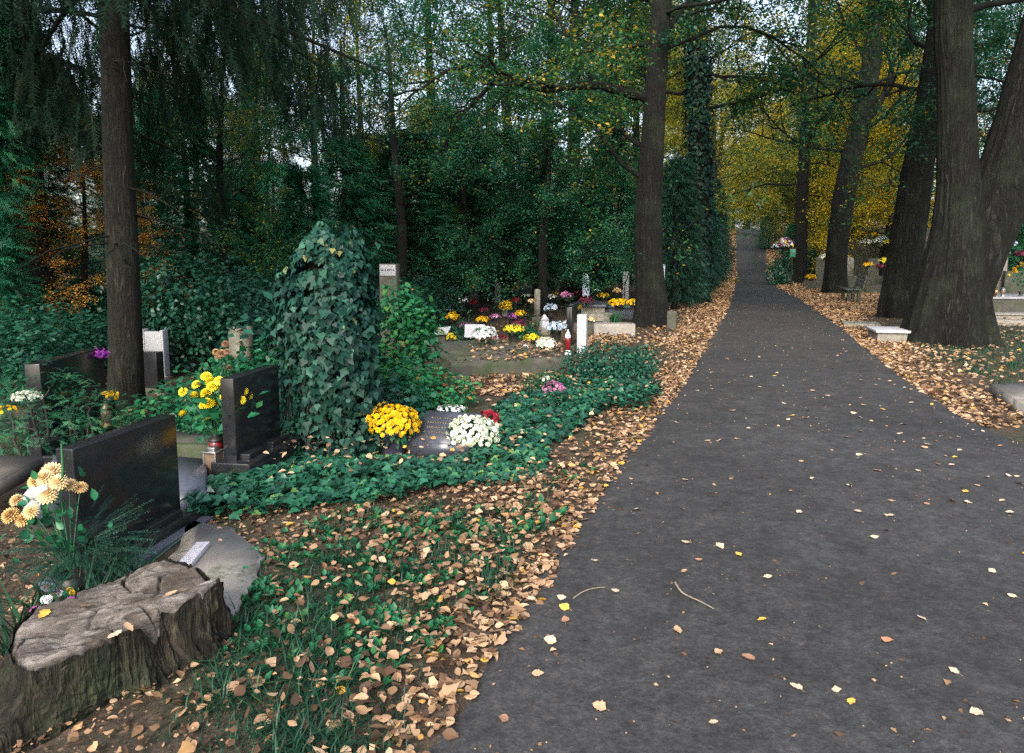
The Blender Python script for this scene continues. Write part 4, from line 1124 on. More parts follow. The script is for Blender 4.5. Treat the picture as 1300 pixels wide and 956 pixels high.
for hgt in hl:                                              # sides from the ground up
    fl = 1 + (.42 + .30 * np.cos(3 * th + .8) + .12 * np.cos(7 * th)) * (1 - hgt) ** 1.7
    e = ring * (r0 * fl)[:, None]
    P3 = np.column_stack([ring * 1.6, np.full(NT, hgt * .5)])
    dd = 1 + .085 * sB(P3) + .06 * sA(P3) + .05 * sB(P3 * np.array([1.7, 1.7, 4]))
    e = e * (1 + (dd - 1) * (1 - .8 * hgt))[:, None]
    zt = top_z(ring[:, 0] * r0 * .97, ring[:, 1] * r0 * .97) - .004
    z = -.06 + (zt + .06) * hgt
    VS.append(np.column_stack([e, z]))
side = np.concatenate(VS)
k = np.arange(len(hl) - 1)[:, None] * NT; j = np.arange(NT)[None]; j2 = (j + 1) % NT
Fside = np.stack([k + j, k + j2, k + NT + j2, k + NT + j], -1).reshape(-1, 4)
stump = thing('tree_stump', 'wide weathered stump with a split grey cut top, among the fallen leaves', 'tree stump', cS)
bk = bark_mat('rotting stump bark', (.008, .007, .005), (.024, .020, .014), (.062, .052, .036), .9, .35)
link('bark', mesh_np('bark', side, [Fside], None, True), bk, stump)
rho = np.linspace(.004, 1, 130); VT = []
for s in rho:
    e = VS[-1][:, :2] * s * .995
    VT.append(np.column_stack([e, top_z(e[:, 0], e[:, 1]) - .03 * max(0, s - .93) / .07]))
VT = np.concatenate(VT); k = np.arange(len(rho) - 1)[:, None] * NT
Ft = np.stack([k + j, k + j2, k + NT + j2, k + NT + j], -1).reshape(-1, 4)
m, nt, bs, out_ = newmat('weathered end grain')
co = obj_coord(nt)
n1 = noise_node(nt, co, 5, 9, .7, .4, (1.0, 1.0, 1)); mp = nt.nodes.new('ShaderNodeMapping'); mp.inputs['Rotation'].default_value = (0, 0, -math.atan2(grain[1], grain[0])); nt.links.new(co, mp.inputs[0])
n2 = noise_node(nt, mp.outputs[0], 26, 8, .7, .3, (.18, 1, 1)); n3 = noise_node(nt, co, 90, 4, .7)
c1 = ramp(nt, n2, [(.34, (.014, .011, .009)), (.46, (.075, .066, .058)), (.56, (.14, .125, .112)), (.68, (.22, .20, .18))])
g = ramp(nt, n1, [(.42, (0, 0, 0)), (.66, (.85, .85, .85))]); c1 = mixc(nt, g, c1, (.045, .034, .026))
g = ramp(nt, n3, [(.62, (0, 0, 0)), (.7, (1, 1, 1))]); c1 = mixc(nt, g, c1, (.05, .04, .03))
nt.links.new(c1, bs.inputs['Base Color']); bs.inputs['Roughness'].default_value = .85; bs.inputs['Specular IOR Level'].default_value = .2
bump(nt, bs, n2, .9, .02)
link('cut_top', mesh_np('cut_top', VT, [Ft], None, True), m, stump)

# ------------------------------------------------------------------ flowers
def flower_template(layers):
    V, F = [], []
    for (n, r, z0, z1, w, off) in layers:
        for i in range(n):
            a = (i + off) * 2 * PI / n
            c, s = math.cos(a), math.sin(a)
            def q(rr, ww, z): return (rr * c - ww * s, rr * s + ww * c, z)
            k = len(V); V += [q(.05, 0, z0 * .6), q(r * .6, w, (z0 + z1) / 2), q(r, 0, z1), q(r * .6, -w, (z0 + z1) / 2)]
            F += [(k, k + 1, k + 2), (k, k + 2, k + 3)]
    return np.array(V, float), F
# templates point along +z
FLOW = flower_template([(9, 1, .1, .12, .26, 0), (7, .7, .3, .4, .24, .4), (4, .35, .45, .6, .2, .2)])
POMPON = flower_template([(16, 1, .0, -.12, .19, 0), (16, 1.0, .12, .16, .19, .5), (14, .9, .26, .42, .19, .2), (12, .72, .42, .64, .18, .6), (9, .5, .52, .78, .17, .1), (6, .26, .6, .85, .14, .4)])
DAISY = flower_template([(10, 1, .1, .05, .24, 0)])

def zframes(n, rng):
    z = norm(n); r = rng.normal(size=z.shape); x = norm(np.cross(z, r)); y = np.cross(z, x)
    return np.stack([x, y, z], -1)

POTS = {}
def pot_shape(r, h, n=20):
    return [(0, 0), (r * .72, 0), (r * .74, .004), (r * .93, h * .82), (r * 1.02, h * .82), (r * 1.04, h), (r * .96, h), (r * .9, h * .86), (0, h * .86)]

def mum(name, label, loc, R, petal, n=150, fl=.022, pot='pot_dark', pot_h=.16, pr=.11, tmpl=FLOW, flat=.72, group=None, leafn=200, cat='potted flowers', seed=None, leafmat='bush'):
    rng = np.random.default_rng(int(abs(loc.x * 1000) + abs(loc.y * 777)) + n)
    t = thing(name, label, cat, loc, rng.uniform(0, 6), group)
    i = np.arange(n) + .5; ph = PI * (1 + 5 ** .5) * i; cz = 1 - i / n * 1.18
    s = np.sqrt(np.clip(1 - cz * cz, 0, 1))
    u = np.stack([s * np.cos(ph), s * np.sin(ph), cz], -1) + rng.normal(0, .05, (n, 3))
    lump = 1 + .13 * SN(n + 5, 9, .35, 1.6)(u)
    z0 = pot_h + R * .22
    P = u * np.array([R, R, R * flat]) * (lump * rng.uniform(.93, 1.04, n))[:, None] + np.array([0, 0, z0])
    nn = u + np.array([0, 0, .25]) + rng.normal(0, .3, (n, 3))
    V, F, T = scatter(tmpl[0], tmpl[1], P, zframes(nn, rng), fl * rng.uniform(.6, 1.25, n), np.clip(rng.beta(2.0, 1.6, n), 0, 1))
    link('blossoms', mesh_np('blossoms', V, [F], T), M[petal], t)
    if leafn:
        u = norm(rng.normal(size=(leafn, 3))); u[:, 2] = u[:, 2] * .9 - .12
        P = u * np.array([R, R, R * flat]) * rng.uniform(.6, 1.08, (leafn, 1)) + np.array([0, 0, z0]); P[:, 2] = np.maximum(P[:, 2], .02)
        d = u + rng.normal(0, .5, (leafn, 3)); V, F, T = scatter(LEAF[0], LEAF[1], P, frames(d, np.array([0, 0, 1.]) + rng.normal(0, .3, (leafn, 3))), R * .3 * rng.uniform(.6, 1.2, leafn), rng.beta(2, 2, leafn))
        fo = link('foliage', mesh_np('foliage', V, [F], T), M[leafmat], t)
    if pot:
        b = MB(); b.lathe(pot_shape(pr, pot_h), 20); b.build('pot', M[pot], t, True)
    return t

def spray(name, label, loc, heads, petal, head_r, leafn, leaf, leaf_l, vase, spread_c, tmpl=POMPON, cat='bouquet', jit=.2, seed=1, vase_mat='metal_dark', headless_green=0):
    """cut flowers on stems in a vase; heads are offsets from loc"""
    rng = np.random.default_rng(seed)
    t = thing(name, label, cat, loc)
    hp = np.array(heads, float); n = len(hp)
    mouth = np.array([0, 0, vase[1]])
    tb = Tubes()
    dirs = []
    for p in hp:
        s = np.linspace(0, 1, 7)[:, None]; mid = mouth + (p - mouth) * .5 + np.array([0, 0, .05])
        pts = (1 - s) ** 2 * mouth + 2 * s * (1 - s) * mid + s ** 2 * p
        tb.tube(pts, np.full(7, .0028), 4); dirs.append(norm(pts[-1] - pts[-2]) * .6 + np.array([.1, -.45, .35]) + rng.normal(0, jit, 3))
    tb.build('stems', M['ivy_ground'] if False else M['green_stem'], t)
    V, F, T = scatter(tmpl[0], tmpl[1], hp, zframes(np.array(dirs), rng), head_r * rng.uniform(.7, 1.15, n), np.clip(rng.beta(2.4, 1.8, n), 0, 1))
    link('blossoms', mesh_np('blossoms', V, [F], T), M[petal], t)
    if leafn:
        i = rng.integers(0, n, leafn); s = rng.uniform(.2, .98, (leafn, 1)); P = mouth * (1 - s) + hp[i] * s + rng.normal(0, spread_c, (leafn, 3))
        d = norm(hp[i] - mouth) * .6 + rng.normal(0, .7, (leafn, 3))
        V, F, T = scatter(leaf[0], leaf[1], P, frames(d, np.array([0, 0, 1.]) + rng.normal(0, .4, (leafn, 3))), leaf_l * rng.uniform(.6, 1.2, leafn), rng.beta(2, 2, leafn))
        link('foliage', mesh_np('foliage', V, [F], T), M['bush'], t)
    if vase[0]:
        b = MB(); r, h = vase
        b.lathe([(0, 0), (r * .8, 0), (r * .85, .01), (r * .6, h * .25), (r * .75, h * .6), (r, h), (r * .85, h), (r * .6, h * .6), (0, h * .5)], 18)
        b.build('vase', M[vase_mat], t, True)
    return t
M['green_stem'] = plain('green stems', (.02, .09, .035), .5)

# group round the slanted plaque
py_ = G(494, 578)
mum('chrysanthemum_pot', 'dense dome of golden yellow chrysanthemums in a dark lilac pot by the slanted plaque', G(500, 577), .200, 'petal_yellow', 300, .024, 'pot_lilac', .21, .115)
mum('chrysanthemum_pot', 'dense dome of greenish white chrysanthemums in front of the slanted plaque', G(600, 577), .200, 'petal_cream', 330, .022, 'pot_dark', .11, .12, flat=.78)
mum('flower_bunch', 'small clump of dark red flowers behind the greenish white dome', G(619, 551), .11, 'petal_red', 46, .03, 'pot_dark', .10, .07, leafn=60)
mum('flower_bunch', 'low tray of small white flowers behind the top of the slanted plaque', G(572, 533), .145, 'petal_white', 46, .02, 'pot_dark', .07, .09, tmpl=DAISY, flat=.25, leafn=90)
mum('chrysanthemum_pot', 'loose white chrysanthemums standing behind the golden yellow dome', G(523, 523), .15, 'petal_white', 50, .03, 'pot_dark', .13, .08, leafn=160, flat=.7)
# slanted plaque
c = G(556, 583); t = thing('slanted_plaque', 'slanted black granite plaque with rows of worn gold lettering', 'plaque', c, R_(-16))
bm = bmesh.new()
w = .245
# local: x along the plaque, y depth away from the viewer
prof = [(0, -.02), (0, .135), (.36, .30), (.40, .30), (.40, -.02)]
vs = [bm.verts.new((-w, y, z)) for y, z in prof]; f = bm.faces.new(vs)
r = bmesh.ops.extrude_face_region(bm, geom=[f]); bmesh.ops.translate(bm, verts=[v for v in r['geom'] if isinstance(v, bmesh.types.BMVert)], vec=(2 * w, 0, 0))
bmesh.ops.recalc_face_normals(bm, faces=bm.faces); bmesh.ops.bevel(bm, geom=list(bm.edges), offset=.006, segments=2, affect='EDGES')
gm_ = stone_mat('blue black plaque granite', (.022, .026, .036), (.045, .05, .065), .22, 26, (.09, .1, .12), 0)
b = MB(); b.bm(bm); blk_ = b.build('block', gm_, t)
b = MB(); rr = random.Random(9)
sl = math.atan2(.165, .36)
for row in range(5):
    s = .055 + row * .062; x = -.19 + rr.uniform(0, .03); xe = .19 - rr.uniform(0, .05)
    while x < xe:
        lw = rr.uniform(.010, .018)
        if rr.random() < .86:
            y0 = s * math.cos(sl); z0 = .135 + s * math.sin(sl)
            Mx = Matrix.Translation((x, y0, z0 + .0005)) @ Matrix.Rotation(sl, 4, 'X')
            for st in range(2): b.box(st * lw * .5, st * lw * .5 + .003, 0, .022, 0, .0025, 0, Mx)
            b.box(.0032, lw * .5 - .0002, rr.choice([.001, .010, .018]), rr.choice([.0215, .0215, .013]) if False else .0205, .0003, .002, 0, Mx)
        x += lw + .008
b.build('lettering', M['gold'], blk_)
# small grave lanterns in front of it
def lantern(label, loc, h, r, glass='amber_glass', metal='metal_bronze', group=None, name='grave_lantern'):
    t = thing(name, label, 'grave lantern', loc, 0, group)
    b = MB(); b.lathe([(0, 0), (r * 1.1, 0), (r * 1.15, h * .06), (r * .8, h * .13), (r * .9, h * .2), (0, h * .2)], 14); b.build('base', M[metal], t, True)
    b = MB(); b.lathe([(r * .82, h * .2), (r * .98, h * .35), (r * .95, h * .6), (r * .8, h * .68)], 14); b.build('glass', M[glass], t, True)
    b = MB(); b.lathe([(r * .86, h * .67), (r * 1.08, h * .70), (r * 1.0, h * .77), (r * .55, h * .9), (r * .22, h * .94), (r * .2, h), (0, h)], 14); b.build('cap', M[metal], t, True)
    return t
lantern('bronze grave lantern nearest the golden yellow dome', G(521, 575), .19, .045)
lantern('bronze grave lantern in the middle before the slanted plaque', G(540, 572), .18, .04)
lantern('bronze grave lantern close to the greenish white dome', G(557, 570), .17, .04)

# lantern vase with the loose yellow bouquet in front of the second headstone
c = G(285, 592, .06); c.z = 0
t = thing('grave_lantern', 'square steel and glass lantern at the foot of the tall black headstone', 'grave lantern', hs2.matrix_world @ Vector((0, 0, 0)) if False else (P1b.x - .17, P1b.y + .02, .036), R_(-14))
b = MB(); b.box(-.055, .055, -.055, .055, 0, .02, .004); b.build('base', M['steel'], t)
b = MB(); b.box(-.042, .042, -.042, .042, .02, .19, .002); b.build('glass', M['amber_glass'], t)
b = MB()
for sx in (-1, 1):
    for sy in (-1, 1): b.box(sx * .046 - .006, sx * .046 + .006, sy * .046 - .006, sy * .046 + .006, .02, .19, .002)
b.box(-.056, .056, -.056, .056, .19, .205, .004); b.box(-.03, .03, -.03, .03, .205, .23, .006)
b.build('frame', M['steel'], t)
Yb = c.y
hl_ = [(233, 498), (233, 526), (250, 489), (262, 479), (262, 500), (270, 492), (278, 484), (283, 494), (255, 507), (265, 512), (290, 498), (300, 500), (308, 497), (313, 503), (296, 507), (285, 505), (305, 508), (275, 513), (258, 515), (247, 503), (282, 487), (268, 486), (291, 510)]
vb = Vector((PXX(268, Yb), Yb - .04, .035))
heads = [(AT(x, y, Yb + random.uniform(-.12, .12)) - vb)[:] for x, y in hl_]
spray('flower_bouquet', 'loose bouquet of bright yellow chrysanthemums before the tall black headstone', vb, heads, 'petal_lemon', .046, 240, LEAF, .085, (.055, .22), .05, seed=5, vase_mat='metal_dark')
t = lantern('round dark red grave candle on the ledger beside the yellow bouquet', Vector((PXX(262, Yb - .1), Yb - .1, .17)), .16, .05, 'red_glass', 'metal_dark', name='grave_candle')

M['fir'] = leaf_mat('dark fir sprigs', [(0, (.004, .022, .014)), (.7, (.010, .05, .03)), (1, (.03, .09, .05))], .5, .1, .25)
# apricot arrangement at the near end of the first headstone
c = G(50, 770); Yb = 3.0
vb = Vector((PXX(60, Yb), Yb, 0))
hl_ = [(58, 607, 0), (40, 650, -.08), (22, 636, 0), (50, 625, .05), (88, 617, .05), (102, 620, .08), (14, 655, -.05), (66, 600, .06), (74, 614, 0), (30, 660, -.04), (46, 612, .03), (60, 630, -.03)]
heads = [(AT(x, y, Yb + dy) - vb)[:] for x, y, dy in hl_]
t = spray('flower_arrangement', 'apricot chrysanthemums with fir sprigs at the near end of the first black headstone', vb, heads, 'petal_apricot', .044, 90, OVAL, .05, (.07, .2), .06, seed=8, jit=.12)
rng = np.random.default_rng(77); n = 320
a = rng.uniform(0, 2 * PI, n); el = rng.uniform(-.25, .75, n)
d = np.stack([np.cos(a) * np.cos(el), np.sin(a) * np.cos(el) - .1, np.sin(el)], -1)
P = np.array([0, 0, .25]) + d * rng.uniform(.02, .26, (n, 1)) + np.array([.03, 0, .05])
V, F, T = scatter(TWIG[0], TWIG[1], P, frames(d + np.array([0, 0, -.25]), rng.normal(0, .3, (n, 3)) + np.array([0, 0, 1.])), rng.uniform(.08, .17, n), rng.beta(2, 2, n))
link('fir_sprigs', mesh_np('fir_sprigs', V, [F], T), M['fir'], t)
hp = np.array([(AT(x, y, Yb - .02) - vb)[:] for x, y in ((38, 622), (44, 632), (30, 628), (36, 640), (47, 618), (52, 640))])
V, F, T = scatter(LEAF[0], LEAF[1], hp, frames(rng.normal(0, 1, (6, 3)), rng.normal(0, 1, (6, 3))), np.full(6, .08), rng.uniform(.4, 1, 6))
link('ribbon', mesh_np('ribbon', V, [F], T), M['petal_white'], t)
b = MB(); pa = AT(78, 625, Yb) - vb; pb = AT(78, 563, Yb) - vb
b.tube([pa[:], ((pa + pb) / 2 + Vector((.006, 0, 0)))[:], pb[:]], [.007, .006, .004], 6); b.build('stalk', M['green_stem'], t)
c = G(48, 795)
mum('flower_bunch', 'mixed red white and yellow flowers low beside the stump', Vector((PXX(45, 2.72), 2.72, 0)), .09, 'petal_mixed', 14, .022, 'pot_dark', .17, .07, leafn=70, tmpl=POMPON)
# long green leaves at the lower corner beside the stump
q = np.column_stack([rng.uniform(PXX(-30, 2.75), PXX(80, 2.75), 260), rng.uniform(2.55, 3.3, 260)])
V, F, T = blades(q, np.zeros(260), .18, .42, 1.5, rng); V0 = V.copy()
o = link('strap_leaf_plant', mesh_np('strap_leaf_plant', V, [F], T), M['grass']); tag(o, 'clump of long strap shaped leaves in front of the apricot flowers', 'plant')

# magenta flower on the shaded headstone, pale bunch and dark bush at the edge
mum('flower_bunch', 'magenta flowers lying on the shaded black headstone', Vector((PXX(112, P2c.y - .1), P2c.y - .1, AT(112, 449, P2c.y).z - .02)), .085, 'petal_purple', 22, .035, None, 0, .05, leafn=14, flat=.5, tmpl=POMPON)
c = Vector((PXX(30, 5.6), 5.6, 0))
mum('flower_bunch', 'pale green flower head above the dark bush', Vector((c.x, c.y - .1, AT(30, 505, 5.6).z)), .10, 'petal_cream', 60, .018, None, 0, .05, leafn=30, flat=.45)
sm, fm = bush_mesh(501, [(0, 0, .35, .42, .4, .4), (.3, .2, .25, .35, .3, .3), (-.35, .1, .3, .4, .35, .38)], 1800, .085, FROND)
make_bush('conifer_shrub', 'dark feathery shrub round the pale green flower head', 'shrub', sm, fm, M['thuja'], c)
mum('flower_bunch', 'few small yellow flowers low in the dark feathery shrub', Vector((c.x + .06, c.y - .42, AT(30, 525, 5.2).z)), .07, 'petal_yellow', 10, .02, None, 0, .05, leafn=10)
mum('flower_bunch', 'small yellow flowers in a vase beside the shaded headstone', Vector((PXX(127, 6.3), 6.3, .16)), .06, 'petal_yellow', 9, .028, 'metal_dark', .17, .05, leafn=14)
lantern('tall grave lantern with smoky glass beside the shaded headstone', Vector((PXX(121, 6.1), 6.1, .1)), .24, .045)

# ------------------------------------------------------------------ shrubs of the near graves
c = G(420, 566)
t = thing('ivy_pillar', 'tall stump wholly wrapped in large leaved ivy between the graves', 'ivy pillar', c)
tb = Tubes(); tb.add(*trunk_geo([(0, 0, -.1, .2), (.02, 0, .9, .18), (.0, 0, 1.55, .13), (0, 0, 1.6, .02)], 40, 20, 511, .06, .2)); pt_ = tb.build('trunk', M['bark'], t)
rng = np.random.default_rng(512); n = 7600
a = rng.uniform(0, 2 * PI, n); z = rng.uniform(.02, 1.0, n) ** .85 * 1.80
lob = SN(513, 12, .3, 1.8); lob2 = SN(514, 8, .25, .8)
Qn = np.stack([np.cos(a), np.sin(a), z], -1)
R0 = .235 + .07 * sstep(.5, 1.3, z) + .05 * np.sin(np.clip(z / 1.72, 0, 1) * PI) + .11 * lob(Qn) + .12 * lob2(Qn) + .10 * np.exp(-z / .25)
tp_ = z > 1.5; R0 = np.where(tp_, R0 * np.sqrt(np.clip((1.88 - z) / .38, .02, 1)), R0)
rr = R0 * rng.uniform(.72, 1.16, n)
P = np.stack([rr * np.cos(a) + .04, rr * np.sin(a), z + np.where(tp_, .08 * np.sin(a * 3 + 1), 0)], -1)
sel = rng.choice(n, 260, replace=False); P[sel] += np.stack([np.cos(a[sel]), np.sin(a[sel]), rng.normal(0, .4, 260)], -1) * rng.uniform(.03, .16, (260, 1))   # loose shoots
outw = np.stack([np.cos(a), np.sin(a), np.where(tp_, 1.2, .25)], -1)
d = np.stack([rng.normal(0, .45, n) + .25 * np.cos(a), rng.normal(0, .45, n) + .25 * np.sin(a), -np.ones(n) + rng.normal(0, .25, n)], -1)
V, F, T = scatter(IVY[0], IVY[1], P, frames(d, outw + rng.normal(0, .4, (n, 3))), (.052 * rng.uniform(.4, 1.5, n)), np.clip(rng.beta(2, 2.2, n) + .12 * tp_, 0, 1))
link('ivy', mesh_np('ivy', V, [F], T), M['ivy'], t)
tb = Tubes()
for k in range(14):                                         # bare runners hanging on the front
    aa = rng.uniform(-2.6, -.5); s = np.linspace(0, 1, 9)[:, None]; rr_ = .36
    pts = np.array([rr_ * math.cos(aa), rr_ * math.sin(aa), 0]) + np.array([0, 0, 1.]) * (.05 + s * rng.uniform(.3, .9)) + rng.normal(0, .012, (9, 3))
    tb.tube(pts, np.full(9, .0045), 4)
tb.build('runners', M['twig'], t)
sm, fm = bush_mesh(521, [(0, 0, .45, .42, .36, .45), (-.28, .1, .3, .32, .3, .3), (.14, .05, .75, .26, .26, .3), (-.02, 0, .95, .24, .24, .22)], 2600, .075)
c = Vector((PXX(508, 7.6), 7.6, 0))
make_bush('rose_bush', 'fresh green rose bush with reddish tips beside the ivy pillar', 'bush', sm, fm, M['rose'], c, 0, (1.05, 1.05, 1.12))
rng = np.random.default_rng(522); n = 9
sm2, fm2 = bush_mesh(531, [(0, 0, .35, .55, .4, .38), (.5, .05, .25, .4, .35, .3), (-.45, 0, .25, .4, .35, .28)], 2400, .075)
make_bush('low_shrub', 'low green shrub behind the white chrysanthemums at the foot of the rose bush', 'bush', sm2, fm2, M['rose'], Vector((PXX(500, 7.0), 7.0, 0)), .4, (.9, .8, .75))
sm3, fm3 = bush_mesh(541, [(0, 0, .28, .6, .45, .32), (.65, .2, .22, .5, .4, .26), (-.6, .1, .22, .45, .4, .26), (.3, -.35, .15, .5, .3, .2)], 3600, .07)
make_bush('low_shrub', 'dense dark green shrub at the path edge before the grey pillar', 'bush', sm3, fm3, M['bush_dark'], Vector((PXX(778, 9.3), 9.3, 0)), .1, (.62, .8, .8))
make_bush('low_shrub', 'dark leafy shrub round the pink flowers near the kerbed grave', 'bush', sm3, fm3, M['bush'], Vector((PXX(703, 7.9), 7.9, 0)), 2.2, (.34, .34, .55))
mum('flower_bunch', 'pink and lilac flowers set in the dark leafy shrub', Vector((PXX(705, 7.55), 7.55, AT(705, 495, 7.55).z - .03)), .115, 'petal_pink', 26, .026, None, 0, .05, leafn=20, tmpl=POMPON)
mum('flower_bunch', 'tiny cream flowers beside the pink and lilac flowers', Vector((PXX(693, 7.6), 7.6, AT(693, 481, 7.6).z - .02)), .05, 'petal_cream', 9, .022, None, 0, .05, leafn=8)
# rounded hedge behind the spruce trunk
sm4, fm4 = bush_mesh(551, [(0, 0, 1.05, .95, .7, .62), (-.8, .1, .85, .7, .6, .6), (.75, .1, .85, .65, .55, .6), (0, .1, .5, 1.1, .6, .5)], 6500, .085, LEAF, .88)
make_bush('round_hedge', 'rounded glossy leaved hedge behind the spruce trunk', 'hedge', sm4, fm4, M['bush_dark'], Vector((PXX(235, 9.6), 9.6, 0)), 0, (.85, .9, 1.02))
sm5, fm5 = bush_mesh(561, [(0, 0, .25, .4, .35, .28), (.35, .1, .2, .3, .3, .22), (-.3, .1, .2, .3, .3, .2)], 1000, .08)
for k, (px, Y, s, mat, lb) in enumerate(((208, 6.2, .8, 'weed', 'bright green seedlings spreading behind the near black headstone'), (265, 7.2, 1.0, 'bush', 'green shrub behind the loose yellow bouquet'), (335, 7.6, 1.2, 'rose', 'light green shrub between the weathered stele and the ivy pillar'), (372, 6.7, .7, 'rose', 'yellow green sprig at the edge of the tall black headstone'), (240, 5.9, .5, 'bush', 'low green plants under the loose yellow bouquet'), (590, 12.6, .8, 'bush', 'green plants before the white plaque on the stand'), (670, 13.4, .7, 'bush', 'green plants around the burgundy chrysanthemums'), (368, 6.5, 1.1, 'bush_dark', 'dark leafy shrub hugging the ivy pillar beside the tall black headstone'), (466, 6.5, 1.0, 'bush_dark', 'dark leafy shrub between the ivy pillar and the rose bush'), (360, 8.2, 1.9, 'bush_dark', 'tall dark shrub behind the ivy pillar'))):
    make_bush('small_shrub', lb, 'shrub', sm5, fm5, M[mat], Vector((PXX(px, Y), Y, 0)), k * 1.3, (s, s, s))
# brown dead bouquet above the yellow one
mum('flower_bunch', 'withered brown flower heads rising behind the loose yellow bouquet', Vector((PXX(283, 6.7), 6.7, AT(283, 462, 6.7).z)), .10, 'orange_dead', 20, .03, None, 0, .05, leafn=30, tmpl=POMPON) if False else None
c = Vector((PXX(283, 6.9), 6.9, 0)); hp = [(AT(x, y, 6.9) - c)[:] for x, y in ((274, 447), (281, 450), (288, 447), (286, 437), (290, 468), (278, 452))]
M['petal_brown'] = leaf_mat('withered petals', [(0, (.16, .08, .05)), (.6, (.34, .20, .13)), (1, (.5, .33, .1))], .7, .2, .2, 0)
spray('flower_bouquet', 'withered brown flowers standing between the weathered stele and the yellow bouquet', c, hp, 'petal_brown', .05, 40, LEAF, .07, (.05, .15), .05, seed=9)

# ------------------------------------------------------------------ the kerbed grave in the middle
A = G(572, 481); B = G(722, 473)
t = thing('kerbed_grave', 'low mossy stone kerb grave bed carrying several flower pots', 'grave', (A.x, A.y, 0), math.atan2(B.y - A.y, B.x - A.x))
Lk = (B - A).length
b = MB(); b.box(0, Lk, 0, .16, -.05, .22, .015, None, .004, 3); b.box(0, .14, .16, 2.3, -.05, .22, .015, None, .004, 4); b.box(Lk - .14, Lk, .16, 2.3, -.05, .22, .015, None, .004, 5); b.box(.14, Lk - .14, 2.14, 2.3, -.05, .22, .015, None, .004, 6); b.build('kerb', M['stone_dark'], t)
b = MB(); b.box(.14, Lk - .14, .16, 2.14, -.05, .18, .0, None); b.build('bed', M['stone_dark'], t)
b = MB(); b.box(.16, Lk - .25, .75, 2.0, .18, .235, .01, None, .004, 8); b.build('step', M['stone_dark'], t)
def ontop(px, py, Y, z): p = AT(px, py, Y); return Vector((p.x, Y, z))
mum('chrysanthemum_pot', 'round white chrysanthemum at the near end of the kerbed grave', ontop(616, 445, 10.9, .235), .20, 'petal_white', 90, .03, 'pot_brown', .10, .09, leafn=60)
mum('chrysanthemum_pot', 'flat yellow chrysanthemum in the middle of the kerbed grave', ontop(652, 440, 11.3, .235), .16, 'petal_lemon', 60, .028, 'pot_dark', .16, .09, leafn=140, flat=.4)
mum('chrysanthemum_pot', 'rounded cream chrysanthemum on the kerbed grave by the grey pillar', ontop(694, 446, 10.5, .19), .15, 'petal_cream', 80, .028, 'pot_brown', .06, .09, leafn=50)
mum('flower_bunch', 'pale blue white flowers over dark leaves beside the grey pillar', ontop(706, 430, 11.6, .235), .15, 'petal_blue', 30, .035, 'pot_dark', .17, .09, leafn=120, tmpl=POMPON, flat=.5)
c = ontop(602, 430, 11.9, .235)
t = thing('white_plaque', 'white stone plaque with a dark heart leaning behind the white chrysanthemum', 'plaque', c, R_(-4))
Mx = Matrix.Rotation(R_(-28), 4, 'X')
b = MB(); b.box(-.17, .17, 0, .03, 0, .24, .006, Mx); b.build('slab', M['white_stone'], t)
b = MB(); b.lathe([(0, 0), (.035, 0), (.035, .004), (0, .004)], 10, (0, 0, 0)); h_ = b.build('heart', M['petal_red'], t); h_.location = (.05, -.004, .13); h_.rotation_euler = (R_(90 - 28), 0, 0)
# dark post and the grey pillar
c = G(739, 451); t = thing('grey_pillar', 'square speckled grey stone pillar at the corner of the kerbed grave', 'pillar', c, R_(-16))
zt = AT(739, 399, c.y).z; b = MB(); b.box(-.075, .075, -.075, .075, -.05, zt, .008); b.build('shaft', stone_mat('speckled grey pillar', (.22, .24, .25), (.34, .36, .37), .6, 30, (.45, .46, .46), .2), t)
b = MB(); b.box(-.11, .11, -.11, .11, -.05, .04, .008); b.build('foot', M['stone_dark'], t)
c = Vector((PXX(729, 12.6), 12.6, 0)); t = thing('dark_stele', 'black upright stone edge behind the grey pillar', 'headstone', c, R_(-16))
b = MB(); b.box(-.05, .05, -.4, .5, 0, AT(729, 388, 12.6).z, .008); b.build('slab', M['granite'], t); b = MB(); b.box(-.1, .1, -.45, .55, -.04, .06, .008); b.build('plinth', M['stone_dark'], t)
t = lantern('tall white and red grave candle before the grey pillar', Vector((PXX(722, 11.4), 11.4, .0)), .42, .045, 'red_glass', 'white_plastic', name='grave_candle')
# little house shaped lantern
c = ontop(691, 418, 14.2, 0)
t = thing('house_lantern', 'small white house shaped lantern among the flowers', 'grave lantern', c, R_(20)); h0 = .18
b = MB(); b.box(-.09, .09, -.09, .09, -.02, h0, .006); b.build('base', M['stone'], t)
b = MB(); b.box(-.07, .07, -.07, .07, h0, h0 + .14, .004); b.build('lamp_body', M['white_stone'], t)
bm = bmesh.new(); bmesh.ops.create_cone(bm, cap_ends=True, segments=4, radius1=.12, radius2=.01, depth=.12, matrix=Matrix.Translation((0, 0, h0 + .20)) @ Matrix.Rotation(R_(45), 4, 'Z')); b = MB(); b.bm(bm); b.build('roof', M['white_stone'], t)
